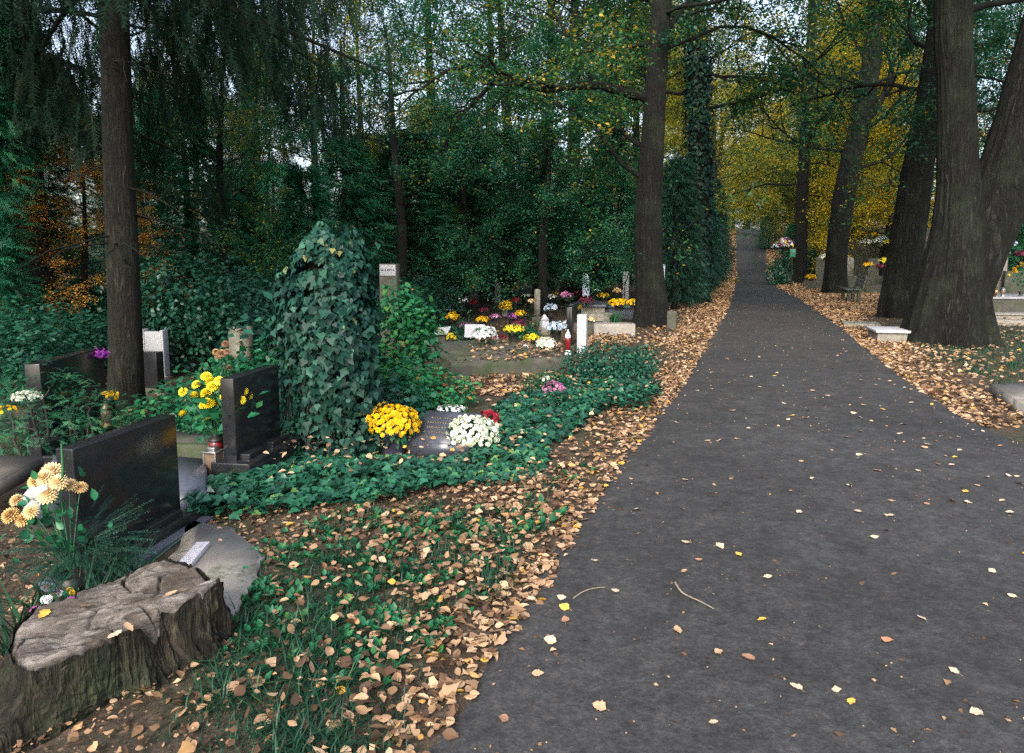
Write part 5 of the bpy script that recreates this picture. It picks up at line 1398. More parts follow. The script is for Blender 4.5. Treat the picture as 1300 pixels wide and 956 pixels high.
# tilted white plaque on a stand
c = Vector((PXX(560, 11.5), 11.5, 0)); t = thing('plaque_stand', 'tilted white plaque on a dark stand at the edge of the rose bush', 'plaque', c, R_(-12))
zt = AT(560, 421, 11.5).z
b = MB(); b.box(-.06, .06, -.05, .05, -.02, zt - .02, .006); b.build('stand', M['stone_dark'], t)
b = MB(); b.box(-.13, .13, -.11, .11, 0, .025, .004, Matrix.Translation((0, 0, zt)) @ Matrix.Rotation(R_(24), 4, 'X') @ Matrix.Rotation(R_(-8), 4, 'Y')); b.build('plaque', M['white_stone'], t)
mum('flower_bunch', 'yellow green flowers next to the tilted white plaque', ontop(572, 425, 12.3, .0), .09, 'petal_lemon', 14, .04, 'pot_dark', .16, .07, leafn=40)
mum('flower_bunch', 'yellow flowers in the shade behind the tilted white plaque', ontop(575, 402, 14.5, .12), .14, 'petal_yellow', 18, .045, 'pot_dark', .2, .07, leafn=40)
b = MB(); b.box(-.09, .09, -.08, .08, -.02, .18, .01); tag(b.build('stone_block', M['granite_light'], None, loc=(PXX(579, 12.6), 12.6, 0), rz=.3), 'small pale stone block beside the tilted white plaque', 'stone block')
ledger('concrete_slab', 'flat tan concrete slab between the rose bush and the kerbed grave', 'concrete slab', [G(568, 462, .06), G(606, 448, .06), G(612, 430, .06), G(575, 431, .06)], .06, .1, 'concrete')
# headstone with bright metal band behind the rose bush
c = Vector((PXX(492, 10.2), 10.2, 0)); t = thing('headstone', 'dark headstone with a pale lettered band rising behind the rose bush', 'headstone', c, R_(-8))
zt = AT(492, 335, 10.2).z; w = .13
b = MB(); b.box(-w, w, 0, .16, -.03, zt, .008); b.build('slab', M['stone_dark'], t)
b = MB(); b.box(-w * .9, w * .9, -.012, -.001, zt - .17, zt - .01, .002); bnd_ = b.build('pale_band', M['granite_light'], t)
b = MB()
rr = random.Random(3)
x = -w * .75
while x < w * .7:
    b.box(x, x + .014, -.016, -.0125, zt - .10, zt - .07, 0); x += rr.choice([.022, .026, .036])
b.build('lettering', M['granite_grey'], bnd_)

# ------------------------------------------------------------------ further graves by the linden
def block(name, label, cat, px, Y, w, d, z0, z1, mat, rz=-16, part='slab', top=None, topmat=None):
    x = PXX(px, Y); t = thing(name, label, cat, (x, Y, Hs(x, Y)), R_(rz))
    b = MB(); b.box(-w / 2, w / 2, 0, d, z0 - .04, z1, .012, None, .003, int(px)); b.build(part, M[mat], t)
    if top:
        b = MB(); b.box(-w / 2 - .04, w / 2 + .04, -.04, d + .04, z1 + .001, z1 + top, .008); b.build('cover', M[topmat or mat], t)
    return t
block('grave_tomb', 'long grey tomb under the burgundy chrysanthemum', 'tomb', 747, 17.6, .85, 1.6, 0, .36, 'stone', top=.07, topmat='granite_grey')
block('grave_tomb', 'pale grey tomb end under the spreading yellow chrysanthemum', 'tomb', 787, 17.8, .8, 1.5, 0, .30, 'granite_grey', top=.06)
block('stone_block', 'low brown stone block in front of the grey tomb', 'stone block', 763, 15.4, .5, .5, 0, .34, 'stone')
block('stone_kerb', 'pale stone kerb at the foot of the linden trunk', 'stone kerb', 782, 14.2, .82, .3, 0, .24, 'concrete', rz=-4)
block('stone_kerb', 'mossy stone kerb behind the grey pillar', 'stone kerb', 752, 14.6, .5, 1.0, 0, .18, 'stone_dark', rz=-6)
block('stone_stump', 'small dark stone post beside the linden trunk', 'post', 855, 15.2, .2, .2, 0, .42, 'stone_dark')
mum('chrysanthemum_pot', 'spreading golden chrysanthemum on the pale grey tomb', ontop(786, 392, 17.0, .30), .24, 'petal_yellow', 90, .04, 'pot_dark', .12, .12, flat=.45, leafn=60)
mum('leafy_pot', 'bright green grassy plant in a pot before the pale grey tomb', ontop(780, 412, 15.0, .0), .15, 'petal_red', 4, .015, 'pot_dark', .2, .11, leafn=10)
pt = bpy.data.objects['leafy_pot']
rng = np.random.default_rng(88); q = rng.normal(0, .05, (140, 2)); V, F, T = blades(q, np.full(140, .18), .18, .36, 1.3, rng); link('blades', mesh_np('blades', V, [F], T), M['weed'], pt)
mum('chrysanthemum_pot', 'burgundy chrysanthemum on the long grey tomb', ontop(744, 386, 17.4, .43), .17, 'petal_burgundy', 70, .035, 'pot_dark', .03, .1, leafn=40)
mum('flower_bunch', 'small yellow flowers behind the long grey tomb', ontop(766, 385, 19.0, .36), .14, 'petal_yellow', 16, .05, 'pot_dark', .15, .09, leafn=40, flat=.4)
mum('flower_bunch', 'yellow flowers touching the linden trunk', ontop(804, 398, 16.6, .35), .13, 'petal_yellow', 30, .04, 'pot_dark', .12, .09, leafn=30)
mum('chrysanthemum_pot', 'wide burgundy chrysanthemum mound beside the house lantern', ontop(660, 410, 13.6, .0), .20, 'petal_burgundy', 100, .034, 'pot_dark', .20, .12, leafn=80)
mum('chrysanthemum_pot', 'small yellow flowers behind the wide burgundy mound', ontop(661, 396, 14.4, .28), .10, 'petal_yellow', 26, .034, 'pot_dark', .12, .08, leafn=30)
mum('chrysanthemum_pot', 'ball of dull yellow chrysanthemums under the thuja row', ontop(641, 395, 15.6, .28), .14, 'petal_yellow', 60, .03, 'stone', .16, .08, flat=1.0, leafn=40)
mum('flower_bunch', 'pale blue flowers behind the house lantern', ontop(699, 400, 15.4, .3), .11, 'petal_blue', 16, .045, 'pot_dark', .14, .08, leafn=40, tmpl=POMPON)
mum('flower_bunch', 'dusty pink flowers in the shade by the dark trunk', ontop(719, 385, 17.5, .5), .13, 'petal_pink', 14, .045, 'pot_dark', .1, .08, leafn=40)
mum('flower_bunch', 'lilac flowers beside the ball of dull yellow chrysanthemums', ontop(650, 392, 14.8, .2), .09, 'petal_purple', 16, .03, 'pot_dark', .12, .07, leafn=30)
mum('flower_bunch', 'orange flowers under the thuja row beside a pale post', ontop(676, 384, 18.0, .3), .10, 'petal_apricot', 12, .045, 'pot_dark', .12, .07, leafn=30)
mum('flower_bunch', 'cream flowers in the dim aisle beside the rose bush', ontop(588, 388, 17.0, .4), .10, 'petal_white', 8, .04, 'pot_dark', .1, .07, leafn=30)
mum('flower_bunch', 'dark purple flowers on the shaded tomb by the pale stele', ontop(780, 378, 21, .5), .2, 'petal_burgundy', 26, .05, 'pot_dark', .1, .1, leafn=40)
mum('flower_bunch', 'faded orange flowers below the thin pale stele', ontop(783, 376, 19.8, .5), .11, 'petal_apricot', 12, .05, 'pot_dark', .1, .1, leafn=30)
for px, py, Y, R, mat, lb in ((566, 392, 15.5, .10, 'petal_white', 'small white flowers in the dim aisle next to the rose bush'), (600, 383, 19, .12, 'petal_red', 'dark red flowers under the thujas by the pale small obelisk'), (614, 392, 16.5, .11, 'petal_burgundy', 'burgundy flowers in the shade left of the dull yellow ball'), (628, 400, 14.6, .10, 'petal_pink', 'pale pink flowers in front of the dull yellow ball'), (668, 374, 21, .14, 'petal_white', 'white flowers under the thuja row by the rounded post'), (703, 372, 22, .13, 'petal_yellow', 'yellow flowers deep in the shade behind the dusty pink ones'), (733, 371, 22.5, .14, 'petal_red', 'red flowers deep in the shade beside the pale blue stele'), (757, 368, 23.5, .13, 'petal_white', 'white flowers between the pale blue and the thin pale stele'), (676, 428, 11.6, .13, 'petal_lemon', 'lemon flowers on the kerbed grave between the yellow and the cream pots'), (640, 446, 10.6, .11, 'petal_burgundy', 'low burgundy flowers on the kerbed grave'), (632, 428, 11.9, .13, 'petal_red', 'dark red flowers on the kerbed grave behind the yellow pot'), (668, 440, 10.9, .10, 'petal_white', 'small white flowers on the kerbed grave beside the yellow pot'), (612, 404, 14.2, .12, 'petal_yellow', 'yellow flowers behind the white plaque with the heart'), (590, 412, 13.2, .11, 'petal_pink', 'pink flowers behind the tilted white plaque'), (700, 376, 19.5, .13, 'petal_white', 'white flowers in front of the dark narrow post'), (655, 380, 18.5, .12, 'petal_red', 'red flowers behind the dull yellow ball'), (722, 408, 13.5, .1, 'petal_blue', 'pale blue flowers beside the black upright stone'), (751, 404, 15.2, .11, 'petal_apricot', 'apricot flowers behind the mossy kerb')):
    x = PXX(px, Y); mum('flower_bunch', lb, Vector((x, Y, max(Hs(x, Y), AT(px, py, Y).z - .14))), R, mat, 24, R * .28, 'pot_dark', .08, R * .6, leafn=50, flat=.6)
def stele(label, px, Y, wpx, top, mat, style, name='grave_stele', cat='headstone', rz=-14):
    x = PXX(px, Y); g0 = Hs(x, Y); w = wpx * Y / FPX; h = AT(px, top, Y).z - g0
    t = thing(name, label, cat, (x, Y, g0), R_(rz))
    b = MB(); b.box(-w / 2 - .05, w / 2 + .05, -.05, .23, -.04, .14, .01); b.build('plinth', M['stone_dark'], t)
    b = MB()
    if style == 'slab': b.box(-w / 2, w / 2, 0, .16, .14, h, .012)
    elif style == 'obelisk':
        for k in range(1): pass
        bm = bmesh.new(); bmesh.ops.create_cone(bm, cap_ends=True, segments=4, radius1=w * .72, radius2=w * .6, depth=h - .26, matrix=Matrix.Translation((0, .1, .14 + (h - .26) / 2)) @ Matrix.Rotation(R_(45), 4, 'Z')); b.bm(bm)
        bm = bmesh.new(); bmesh.ops.create_cone(bm, cap_ends=True, segments=4, radius1=w * .6, radius2=.01, depth=.12, matrix=Matrix.Translation((0, .1, h - .06)) @ Matrix.Rotation(R_(45), 4, 'Z')); b.bm(bm)
    elif style == 'cross':
        b.box(-w * .3, w * .3, 0, .14, .14, h, .01); b.box(-w * 1.1, -w * .3 - .002, .004, .136, h * .72, h * .72 + w * .6, .01); b.box(w * .3 + .002, w * 1.1, .004, .136, h * .72, h * .72 + w * .6, .01)
    elif style == 'round':
        bm = bmesh.new(); n = 12
        vs = [bm.verts.new((-w / 2, 0, .14)), bm.verts.new((w / 2, 0, .14))] + [bm.verts.new((w / 2 * math.cos(a), 0, h - w * .35 + w * .35 * math.sin(a))) for a in np.linspace(0, PI, n)]
        f = bm.faces.new(vs); r = bmesh.ops.extrude_face_region(bm, geom=[f]); bmesh.ops.translate(bm, verts=[v for v in r['geom'] if isinstance(v, bmesh.types.BMVert)], vec=(0, .15, 0)); bmesh.ops.recalc_face_normals(bm, faces=bm.faces); b.bm(bm)
    b.build('slab' if style != 'cross' else 'cross', M[mat], t)
    return t
M['stele_blue'] = stone_mat('pale blue stele', (.30, .36, .44), (.42, .48, .56), .5, 14, None, .1)
for a in (('slim pale blue stele rising behind the long grey tomb', 744, 20, 9, 347, 'stele_blue', 'obelisk'),
          ('thin pale stele close beside the linden trunk', 795, 22, 8, 345, 'granite_light', 'slab'),
          ('pale stele peeking out past the far side of the linden trunk', 841, 18.5, 7, 336, 'stele_blue', 'slab'),
          ('ivory stone cross in the dark aisle under the thujas', 630, 24, 8, 340, 'stone', 'cross'),
          ('short ivory stone in front of the ivory cross', 631, 22, 7, 356, 'granite_light', 'slab'),
          ('short pale post with rounded top behind the burgundy mound', 682, 17.5, 7, 367, 'stone', 'round'),
          ('dark narrow post next to the short pale post', 692, 18.5, 5, 364, 'stone_dark', 'slab'),
          ('tall narrow stone in the shade before the dark trunk', 722, 26, 4, 335, 'stone', 'obelisk'),
          ('wide grey stone deep in the shade near the tall narrow stone', 733, 30, 14, 350, 'stone', 'round'),
          ('grey stone cross far back by the pale blue stele', 765, 30, 8, 338, 'stone', 'cross'),
          ('rounded dim stone under the thujas beside the rose bush', 572, 21, 13, 372, 'stone', 'round'),
          ('dim upright stone behind the cream flowers', 596, 22, 8, 362, 'stone', 'slab'),
          ('small dim cross between the thuja trunks', 613, 28, 6, 346, 'stone', 'cross'),
          ('pale small obelisk between the thuja trunks', 604, 25, 4, 350, 'granite_light', 'obelisk'),
          ('low dim stone behind the ball of yellow flowers', 656, 26, 12, 366, 'stone', 'round'),
          ('thin dim stele behind the dusty pink flowers', 708, 24, 6, 352, 'stone', 'slab'),
          ('broad dim stone behind the faded orange flowers', 775, 25, 16, 362, 'stone_dark', 'slab'),
          ('dim stone cross far behind the thin pale stele', 812, 28, 8, 345, 'stone', 'cross')):
    stele(*a)
# hedge-like undergrowth behind the far graves
for k, (px, Y, s) in enumerate(((585, 27, 1.3), (640, 31, 1.4), (700, 34, 1.5), (760, 32, 1.3), (530, 15, .9), (450, 12, .9), (350, 11.5, 1.0), (300, 12.5, 1.0), (150, 11.5, 1.0), (70, 9.5, .8), (40, 8, .8))):
    make_bush('undergrowth_bush', 'dark shadowy bush between the trunks behind the graves', 'bush', sm4, fm4, M['bush_dark'], ground_at(PXX(px, Y), Y), k * 1.1, (s, s, s * .8), 'shadowy bushes behind the graves')

# ------------------------------------------------------------------ right of the path
c1, c2, c3, c4 = G(1113, 428), G(1135, 437), G(1215, 427), G(1170, 414)
c = G(1135, 436); t = thing('stone_slab', 'raised white grey stone slab leaning out from the forked tree', 'stone slab', c, R_(-14))
b = MB(); b.box(-.28, .75, .02, .75, -.05, .19, .012); b.build('side_stones', M['stone'], t)
b = MB(); b.box(-.32, .80, -.03, .80, .191, .24, .01); b.build('cover', M['white_stone'], t)
block('stone_slab', 'flat dark slab lying in the leaves beside the white grey slab', 'stone slab', 1100, 15.8, .75, .7, -.02, .09, 'stone', rz=-20)
# kerb slab by the path
b = MB(); P0 = G(1254, 499)
tag(ledger('kerb_slab', 'low grey concrete slab at the lawn corner by the path', 'concrete slab', [G(1256, 487, .12), G(1330, 533, .12), G(1500, 520, .12), G(1400, 485, .12)], .12, .17, 'concrete'))
# tombs beyond the lawn
block('grave_tomb', 'dark two tier tomb with a lantern and yellow spray', 'tomb', 1300, 19.5, 1.9, 1.8, 0, .42, 'stone_dark', rz=-8, top=.06, topmat='granite_light')
block('stone_step', 'long low step before the two tier tomb', 'stone step', 1290, 17.6, 1.9, .5, 0, .14, 'stone', rz=-8, top=.03, topmat='concrete')
block('stone_step', 'pale weathered kerb stone nearest the lawn', 'stone step', 1296, 16.2, 1.3, .35, 0, .13, 'concrete', rz=-22)
block('stone_step', 'short stone kerb touching the forked tree', 'stone step', 1256, 16.0, .6, .5, 0, .12, 'stone', rz=-6)
c = Vector((PXX(1271, 22), 22, 0)); t = thing('stone_pillar', 'weathered stone pillar carrying a yellow chrysanthemum', 'pillar', c, R_(-10)); zt = AT(1271, 320, 22).z
b = MB(); b.box(-.14, .14, -.14, .14, -.04, zt - .06, .012); b.build('shaft', M['stone'], t); b = MB(); b.box(-.18, .18, -.18, .18, zt - .058, zt, .01); b.build('capital', M['stone'], t)
mum('chrysanthemum_pot', 'flat golden chrysanthemum on top of the weathered pillar', Vector((c.x, 22, zt)), .21, 'petal_yellow', 70, .04, 'pot_brown', .05, .12, flat=.4, leafn=30)
mum('flower_bunch', 'lavender and white flowers behind the weathered pillar', Vector((PXX(1280, 23.5), 23.5, AT(1280, 312, 23.5).z - .1)), .22, 'petal_blue', 30, .05, 'pot_dark', .08, .1, leafn=60)
mum('flower_bunch', 'dull yellow flowers above the lavender and white ones', Vector((PXX(1281, 24.5), 24.5, AT(1281, 298, 24.5).z)), .12, 'petal_yellow', 18, .045, 'pot_dark', .05, .1, leafn=30)
stele('dark headstone behind the flowers beyond the weathered pillar', 1284, 25, 30, 300, 'stone_dark', 'slab')
lantern('small pale grave lantern on the two tier tomb', Vector((PXX(1277, 19.8), 19.8, .48)), .26, .06, 'amber_glass', 'steel')
Yb = 20.2; vb = Vector((PXX(1300, Yb), Yb, .48)); hp = [(AT(x, y, Yb + random.uniform(-.1, .1)) - vb)[:] for x, y in ((1281, 349), (1285, 345), (1288, 342), (1292, 339), (1296, 338), (1300, 336), (1304, 336), (1308, 337), (1296, 334), (1290, 345), (1302, 341), (1310, 334))]
spray('flower_bouquet', 'long sprays of yellow flowers on the two tier tomb', vb, hp, 'petal_yellow', .055, 60, LEAF, .1, (.07, .12), .05, seed=14)
mum('flower_bunch', 'small rust flowers beside the pale lantern on the tomb', Vector((PXX(1266, 19.6), 19.6, .48)), .10, 'petal_apricot', 12, .04, 'pot_brown', .1, .07, leafn=24)
# between the trunks
Yb = 24.0
mum('flower_bunch', 'tall yellow flowers seen between the forked tree and the leaning trunk', Vector((PXX(1170, Yb), Yb, .5)), .26, 'petal_yellow', 34, .055, 'green_plastic', .2, .2, leafn=80, flat=1.3)
block('grave_tomb', 'grey kerbed tomb seen between the forked tree and the leaning trunk', 'tomb', 1166, 23.2, 1.2, 1.6, 0, .3, 'stone_dark', top=.05, topmat='granite_light')
mum('flower_bunch', 'yellow flowers high behind the forked tree', Vector((PXX(1184, 30), 30, AT(1184, 290, 30).z)), .17, 'petal_yellow', 22, .055, 'pot_dark', .05, .1, leafn=40, flat=.5)
mum('flower_bunch', 'pink and white flowers below the high yellow ones behind the forked tree', Vector((PXX(1182, 29.5), 29.5, AT(1182, 305, 29.5).z)), .18, 'petal_pink', 22, .05, 'pot_dark', .05, .1, leafn=30)
stele('dark headstone under the flowers behind the forked tree', 1183, 30.5, 26, 290, 'stone_dark', 'slab')
# the bench, seen from its end
c = G(1083, 383); Yb = c.y
t = thing('park_bench', 'dark slatted bench standing in the leaves by the leaning trunk', 'bench', c, R_(-17))
b = MB()
for k in range(4): b.box(-.36 + k * .115, -.26 + k * .115, -.85, .85, .435, .47, .006)
b.build('seat', M['bench_wood'], t)
b = MB()
for k in range(3): b.box(-.012, .022, -.85, .85, .0 + k * .15, .12 + k * .15, .006, Matrix.Translation((.15, 0, .53)) @ Matrix.Rotation(R_(14), 4, 'Y'))
b.build('backrest', M['bench_wood'], t)
for sy in (-.62, .62):
    b = MB(); b.box(-.30, -.20, sy - .07, sy + .07, -.03, .434, .01); b.box(.02, .13, sy - .07, sy + .07, -.03, .434, .01); b.box(-.19, .01, sy - .06, sy + .06, .30, .43, .01); b.box(-.03, .03, sy - .05, sy + .05, .0, .55, .008, Matrix.Translation((.11, 0, .42)) @ Matrix.Rotation(R_(14), 4, 'Y')); b.build('leg', M['stone_dark'], t)
# bin and mixed flowers by the slim linden
c = Vector((PXX(1006, 37), 37, 0)); c.z = Hs(c.x, 37); t = thing('green_letter_box', 'small green box on a thin post by the mixed flowers', 'box', c, R_(-10))
zt = AT(1006, 316, 37).z - c.z
b = MB(); b.tube([(0, 0, -.05), (0, 0, zt - .42)], [.035, .035], 8); b.build('post', M['metal_dark'], t)
b = MB(); b.box(-.14, .14, -.1, .1, zt - .42, zt, .01); b.build('body', M['green_plastic'], t); b = MB(); b.box(-.16, .16, -.12, .12, zt + .001, zt + .05, .01); b.build('lid', M['metal_dark'], t)
c = Vector((PXX(995, 38), 38, 0)); c.z = Hs(c.x, 38)
mum('flower_bunch', 'big bunch of white yellow and purple flowers beside the slim linden', Vector((c.x, 38, AT(996, 312, 38).z - .25)), .44, 'petal_mixed', 80, .075, 'pot_dark', .2, .2, leafn=100, flat=.8)
make_bush('small_shrub', 'dark green plants under the big mixed bunch', 'shrub', sm5, fm5, M['bush_dark'], Vector((c.x, 38.3, c.z)), .5, (1.5, 1.3, 3.2))
mum('flower_bunch', 'pale blue flowers beside the big mixed bunch', Vector((PXX(985, 38), 38, AT(985, 312, 38).z - .2)), .2, 'petal_blue', 20, .06, 'pot_dark', .1, .1, leafn=40)
mum('chrysanthemum_pot', 'golden chrysanthemum in the leaves between the slim linden and the leaning trunk', Vector((PXX(1031, 33), 33, Hs(PXX(1031, 33), 33) + .45)), .25, 'petal_yellow', 60, .05, 'pot_dark', .1, .12, flat=.5, leafn=30)
# terraced graves on the slope
def wall(label, pts, h, th=.35, mat='stone_dark'):
    b = MB()
    for (x0, y0), (x1, y1) in zip(pts[:-1], pts[1:]):
        L = math.hypot(x1 - x0, y1 - y0); zb = min(Hs(x0, y0), Hs(x1, y1))
        b.box(0, L, 0, th, -.3, h, .02, Matrix.Translation((x0, y0, zb)) @ Matrix.Rotation(math.atan2(y1 - y0, x1 - x0), 4, 'Z'), .008, int(abs(x0) * 10))
    return tag(b.build('stone_kerb', M[mat], None), label, 'stone kerb')
wall('long dark kerb of the terrace behind the bench', [(PXX(1066, 31), 31), (PXX(1100, 30.6), 30.6), (PXX(1140, 30), 30)], .38)
wall('dark kerb of the terrace behind the golden chrysanthemum', [(PXX(1022, 34.5), 34.5), (PXX(1050, 34.2), 34.2)], .45)
wall('upper dark kerb of the terrace under the row of flowers', [(PXX(1050, 36), 36), (PXX(1100, 35.5), 35.5), (PXX(1150, 35), 35)], .6)
FL = [(1052, 306, 40, 'petal_white', 'white flowers at the near end of the terrace row'), (1068, 304, 40, 'petal_white', 'small white bunch next in the terrace row'), (1093, 297, 40, 'petal_yellow', 'yellow bunch topping the terrace row'), (1098, 307, 39, 'petal_white', 'white chrysanthemum under the yellow bunch of the terrace row'), (1109, 298, 41, 'petal_yellow', 'wide yellow chrysanthemum of the terrace row'), (1113, 306, 39, 'petal_white', 'white chrysanthemum under the wide yellow one'), (1121, 302, 40, 'petal_blue', 'pale lilac bunch of the terrace row'), (1128, 307, 39, 'petal_lemon', 'lemon bunch closing the terrace row'), (1116, 288, 42, 'petal_apricot', 'apricot bunch high above the terrace row'), (1125, 331, 33, 'petal_lemon', 'small lemon green plant on the long dark kerb'), (1047, 326, 36, 'petal_cream', 'pale leafy bunch on the upper kerb')]
for px, py, Y, mat, lb in FL:
    x = PXX(px, Y); mum('flower_bunch', lb, Vector((x, Y, AT(px, py, Y).z - .18)), .26, mat, 34, .06, 'pot_dark', .1, .1, leafn=50, flat=.6)
for px, Y, w, top, st in ((1056, 41, 26, 308, 'slab'), (1096, 41.5, 30, 303, 'slab'), (1117, 43, 34, 296, 'slab'), (1128, 40.5, 20, 310, 'round'), (1072, 41, 14, 306, 'round')):
    stele('dark headstone in the terrace row under the flowers', px, Y, w, top, 'stone_dark', st)['group'] = 'dark headstones of the terrace row'

for px, Y, w, top, st, mat, lb in ((1044, 38, 14, 326, 'slab', 'stone_dark', 'dark low stone behind the slim linden on the terrace'), (1078, 37.5, 12, 326, 'round', 'stone', 'low rounded stone on the terrace behind the bench'), (1110, 36.5, 13, 328, 'slab', 'stone_dark', 'dark low stone on the terrace above the bench'), (1132, 34, 12, 331, 'round', 'stone', 'low rounded stone beside the lower leaning trunk'), (1172, 26, 20, 338, 'slab', 'stone_dark', 'grey stone framed by the two big trunks'), (1293, 21.5, 26, 344, 'slab', 'stone_dark', 'grey headstone behind the long yellow sprays'), (1322, 22, 26, 320, 'round', 'stone_dark', 'dark rounded headstone at the edge of the lawn')):
    stele(lb, px, Y, w, top, mat, st)
for px, py, Y, R, mat, lb in ((1070, 338, 33, .2, 'petal_white', 'white flowers on the kerb behind the leaning trunk'), (1103, 336, 32, .2, 'petal_yellow', 'yellow flowers on the kerb behind the bench'), (1118, 338, 31.5, .16, 'petal_burgundy', 'burgundy flowers on the kerb behind the bench'), (1292, 308, 25.5, .2, 'petal_white', 'white flowers beyond the lavender ones'), (1297, 322, 23, .18, 'petal_burgundy', 'burgundy flowers above the long yellow sprays')):
    x = PXX(px, Y); mum('flower_bunch', lb, Vector((x, Y, AT(px, py, Y).z - .12)), R, mat, 30, .055, 'pot_dark', .06, .1, leafn=40, flat=.55)
# ------------------------------------------------------------------ single leaves and twigs on the asphalt
def leaf_shape(seed):
    rng = np.random.default_rng(seed); n = 14
    u = np.linspace(0, 1, n); w = .36 * np.sin(PI * u ** .8) * (1 + .12 * rng.normal(size=n)); w[0] = w[-1] = .01
    k1, k2, k3 = rng.uniform(-.12, .35), rng.uniform(-.1, .3), rng.uniform(-.25, .25)
    mid = np.stack([.06 * np.sin(u * 4 + k3 * 6), u, .05 + k1 * (u - .5) ** 2 * 2 * .6], -1)
    l = mid + np.stack([-w, 0 * u, np.abs(w) * (k2 + k3) + rng.normal(0, .012, n)], -1); r = mid + np.stack([w, 0 * u, np.abs(w) * (k2 - k3) + rng.normal(0, .012, n)], -1)
    V = np.concatenate([l, mid, r]); V[:, 2] -= V[:, 2].min() - .01
    i = np.arange(n - 1); F = np.concatenate([np.stack([i, i + n, i + n + 1, i + 1], -1), np.stack([i + n, i + 2 * n, i + 2 * n + 1, i + n + 1], -1)])
    # stalk
    s = np.array([(-.008, -.3, .02), (.008, -.3, .02), (.01, .02, mid[0, 2]), (-.01, .02, mid[0, 2])]); F = np.concatenate([F, [[3 * n, 3 * n + 1, 3 * n + 2, 3 * n + 3]]])
    V = np.concatenate([V, s]); V[:, 1] -= .5
    return mesh_np('fallen_leaf', V, [F], None, True)
LM = [leaf_shape(600 + k) for k in range(8)]
for m_ in LM: m_.materials.append(M['pathleaf'][0])
big = [(698, 745, 1), (675, 764, 0), (716, 776, 3), (717, 792, 2), (713, 764, 0), (699, 819, 0), (683, 861, 1), (755, 716, 0), (861, 807, 1), (967, 793, 3), (951, 842, 2), (781, 755, 0), (868, 730, 1), (887, 716, 2), (938, 709, 3), (914, 698, 0), (871, 693, 0), (975, 738, 0), (911, 834, 1), (616, 844, 3), (1129, 660, 0), (1110, 688, 0), (1169, 792, 0), (1126, 820, 4), (1210, 860, 0), (1259, 731, 0), (1284, 764, 0), (1176, 645, 2), (1209, 641, 4), (1228, 643, 0), (1271, 641, 0), (1282, 656, 0), (1089, 655, 0), (1014, 655, 0), (1132, 641, 1), (1017, 590, 1), (1030, 612, 0), (1091, 582, 0), (1113, 602, 4), (1078, 622, 0), (1190, 594, 1), (1208, 594, 0), (1165, 602, 0), (1252, 610, 0), (1280, 608, 0), (1291, 609, 0), (1294, 618, 1), (1240, 621, 1), (1225, 629, 3), (1218, 575, 0), (1172, 560, 0), (1118, 519, 0), (1144, 523, 0), (1106, 538, 0), (1092, 533, 0), (1084, 528, 0), (1024, 534, 0), (1235, 548, 0), (1248, 550, 0), (1259, 526, 1), (986, 476, 0), (1094, 485, 0), (1092, 508, 1), (1130, 486, 1), (1148, 494, 0), (801, 611, 1), (773, 614, 0), (769, 620, 3), (913, 563, 0), (870, 613, 0), (807, 651, 0), (859, 539, 0), (971, 543, 0), (964, 494, 0), (954, 481, 0), (885, 498, 0), (760, 905, 1), (905, 925, 0), (1080, 900, 3), (1240, 915, 0), (640, 920, 2), (1010, 880, 0)]
rr = random.Random(44)
for k in range(130):
    py = 395 + 190 * rr.random() ** 1.5; px = rr.uniform(870, 1320)
    g = G(px, py)
    f = (g.x - float(pathL(g.y))) / float(pathR(g.y) - float(pathL(g.y)))
    if .06 < f < .97 and (f > .5 or rr.random() < .55): big.append((px, py, rr.choice([0, 0, 1, 1, 2, 3])))
LL = ['cream fallen leaf lying loose on the dark asphalt', 'tan fallen leaf lying loose on the dark asphalt', 'brown fallen leaf lying loose on the dark asphalt', 'yellow fallen leaf lying loose on the dark asphalt', 'rust red fallen leaf lying loose on the dark asphalt']
LG = ['cream leaves on the path', 'tan leaves on the path', 'brown leaves on the path', 'yellow leaves on the path', 'rust red leaves on the path']
for k, (px, py, ci) in enumerate(big):
    g = G(px, py)
    if not (float(pathL(g.y)) + .02 < g.x < float(pathR(g.y)) - .03) : continue
    o = bpy.data.objects.new('fallen_leaf', LM[k % 8]); COL.objects.link(o)
    s = rr.uniform(.036, .066) if py < 600 else rr.uniform(.038, .06)
    o.location = (g.x, g.y, pathz(g.x, g.y) + .004); o.scale = (s * rr.uniform(.8, 1.3), s, s * rr.uniform(.8, 1.5)); o.rotation_euler = (rr.uniform(-.12, .12), rr.uniform(-.12, .12), rr.uniform(0, 6.28))
    o.material_slots[0].link = 'OBJECT'; o.material_slots[0].material = M['pathleaf'][ci]
    tag(o, LL[ci], 'leaf', LG[ci])
def path_twig(pix, r, label):
    b = MB(); pts = []
    for i, (x, y) in enumerate(pix): g = G(x, y); pts.append((g.x, g.y, pathz(g.x, g.y) + .008))
    C = bez([p + (r,) for p in pts], 16); C[:, 3] *= np.linspace(1.2, .55, 16)
    b.tube(C[:, :3], C[:, 3], 6); tag(b.build('fallen_twig', M['twig_pale'], None, True), label, 'twig')
M['twig_pale'] = plain('dry twig', (.20, .165, .12), .8)
path_twig([(857, 746), (864, 757), (873, 763), (890, 771), (906, 780)], .0045, 'kinked grey twig lying in the middle of the path')
path_twig([(728, 765), (740, 757), (752, 753), (768, 751)], .003, 'thin curved brown twig near the path edge')
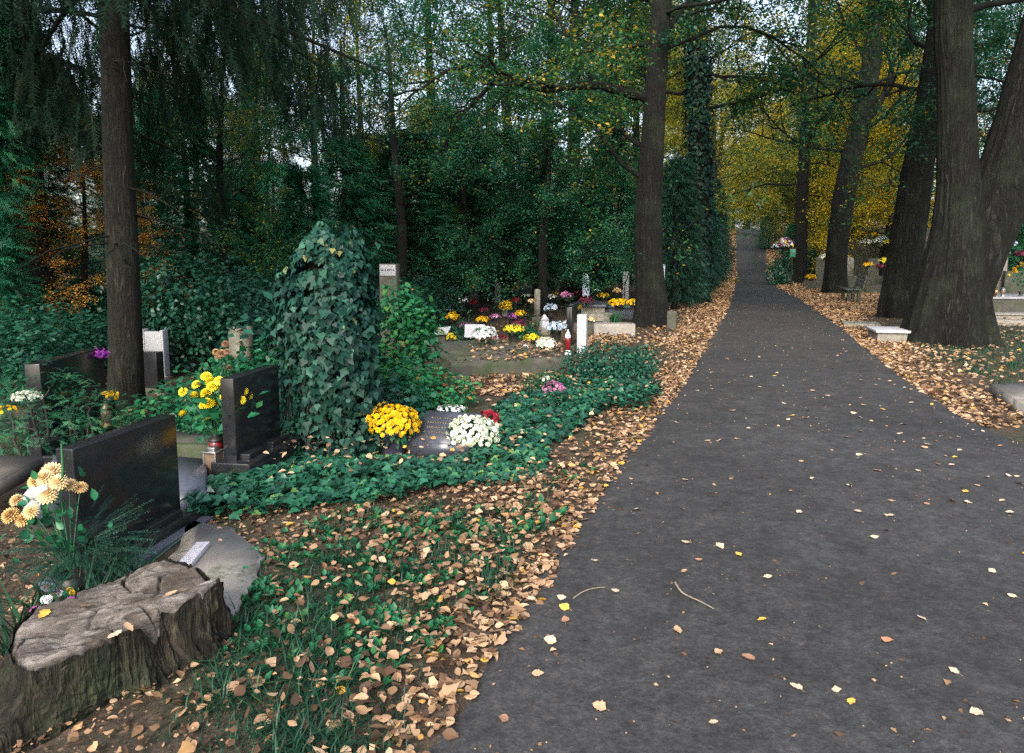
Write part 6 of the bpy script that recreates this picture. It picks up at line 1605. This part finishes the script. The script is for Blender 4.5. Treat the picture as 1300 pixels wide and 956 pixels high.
# twigs and leaf on the stump
b = MB(); g = G(135, 815, .36)
st = random.Random(6)
for k, (px, py, ci) in enumerate(((145, 800, 0), (163, 792, 1), (215, 756, 1), (110, 772, 2), (56, 782, 3), (232, 742, 2))):
    g = G(px, py, .26); zz = float(top_z(np.array(g.x - cS.x), np.array(g.y - cS.y)))
    o = bpy.data.objects.new('fallen_leaf', LM[k]); COL.objects.link(o); o.location = (g.x, g.y, zz + .01); s = .065; o.scale = (s * .6, s, s); o.rotation_euler = (st.uniform(-.3, .1), st.uniform(-.3, .3), st.uniform(0, 6))
    o.material_slots[0].link = 'OBJECT'; o.material_slots[0].material = M['pathleaf'][ci]
    tag(o, 'dry leaf resting on the cut top of the stump', 'leaf', 'leaves on the stump')

# ------------------------------------------------------------------ sky, sun, camera
SUN_EL, SUN_AZ = R_(35), R_(195)          # azimuth clockwise from +Y
w = bpy.data.worlds.new('World'); sc.world = w; w.use_nodes = True
nt = w.node_tree; bg = nt.nodes['Background']
sky = nt.nodes.new('ShaderNodeTexSky'); sky.sky_type = 'NISHITA'; sky.sun_disc = False
sky.sun_elevation = SUN_EL; sky.sun_rotation = SUN_AZ; sky.air_density = 1.0; sky.dust_density = 4.0; sky.ozone_density = 1.5
hs = nt.nodes.new('ShaderNodeHueSaturation'); hs.inputs['Saturation'].default_value = .7
nt.links.new(sky.outputs[0], hs.inputs['Color']); nt.links.new(hs.outputs[0], bg.inputs[0]); bg.inputs[1].default_value = .15
L = bpy.data.lights.new('sun', 'SUN'); L.energy = 1.0; L.angle = R_(20); L.color = (1, .95, .88)
lo = bpy.data.objects.new('sun', L); COL.objects.link(lo)
dv = Vector((math.sin(SUN_AZ) * math.cos(SUN_EL), math.cos(SUN_AZ) * math.cos(SUN_EL), math.sin(SUN_EL)))
lo.rotation_euler = dv.to_track_quat('Z', 'Y').to_euler(); lo.location = dv * 60

cam = bpy.data.cameras.new('camera'); co_ = bpy.data.objects.new('camera', cam); COL.objects.link(co_)
cam.sensor_width = 36; cam.lens = 36 * FPX / 1300; cam.shift_y = -(478 - 433) / 1300
co_.location = (0, 0, CAM_Z); co_.rotation_euler = (PI / 2 - PITCH, 0, 0)
cam.clip_start = .05; cam.clip_end = 1500
sc.camera = co_
sc.view_settings.view_transform = 'Standard'; sc.view_settings.look = 'None'; sc.view_settings.gamma = 1; sc.view_settings.exposure = 1.7
try: sc.view_settings.use_curve_mapping = False
except Exception: pass
cy = sc.cycles
cy.max_bounces = 5; cy.diffuse_bounces = 3; cy.glossy_bounces = 2; cy.transmission_bounces = 2; cy.transparent_max_bounces = 4; cy.volume_bounces = 0
cy.caustics_reflective = cy.caustics_refractive = False
cy.use_adaptive_sampling = True; cy.adaptive_threshold = .006
cy.use_denoising = False; cy.denoiser = 'OPENIMAGEDENOISE'; cy.denoising_input_passes = 'RGB_ALBEDO_NORMAL'
cy.sample_clamp_indirect = 6
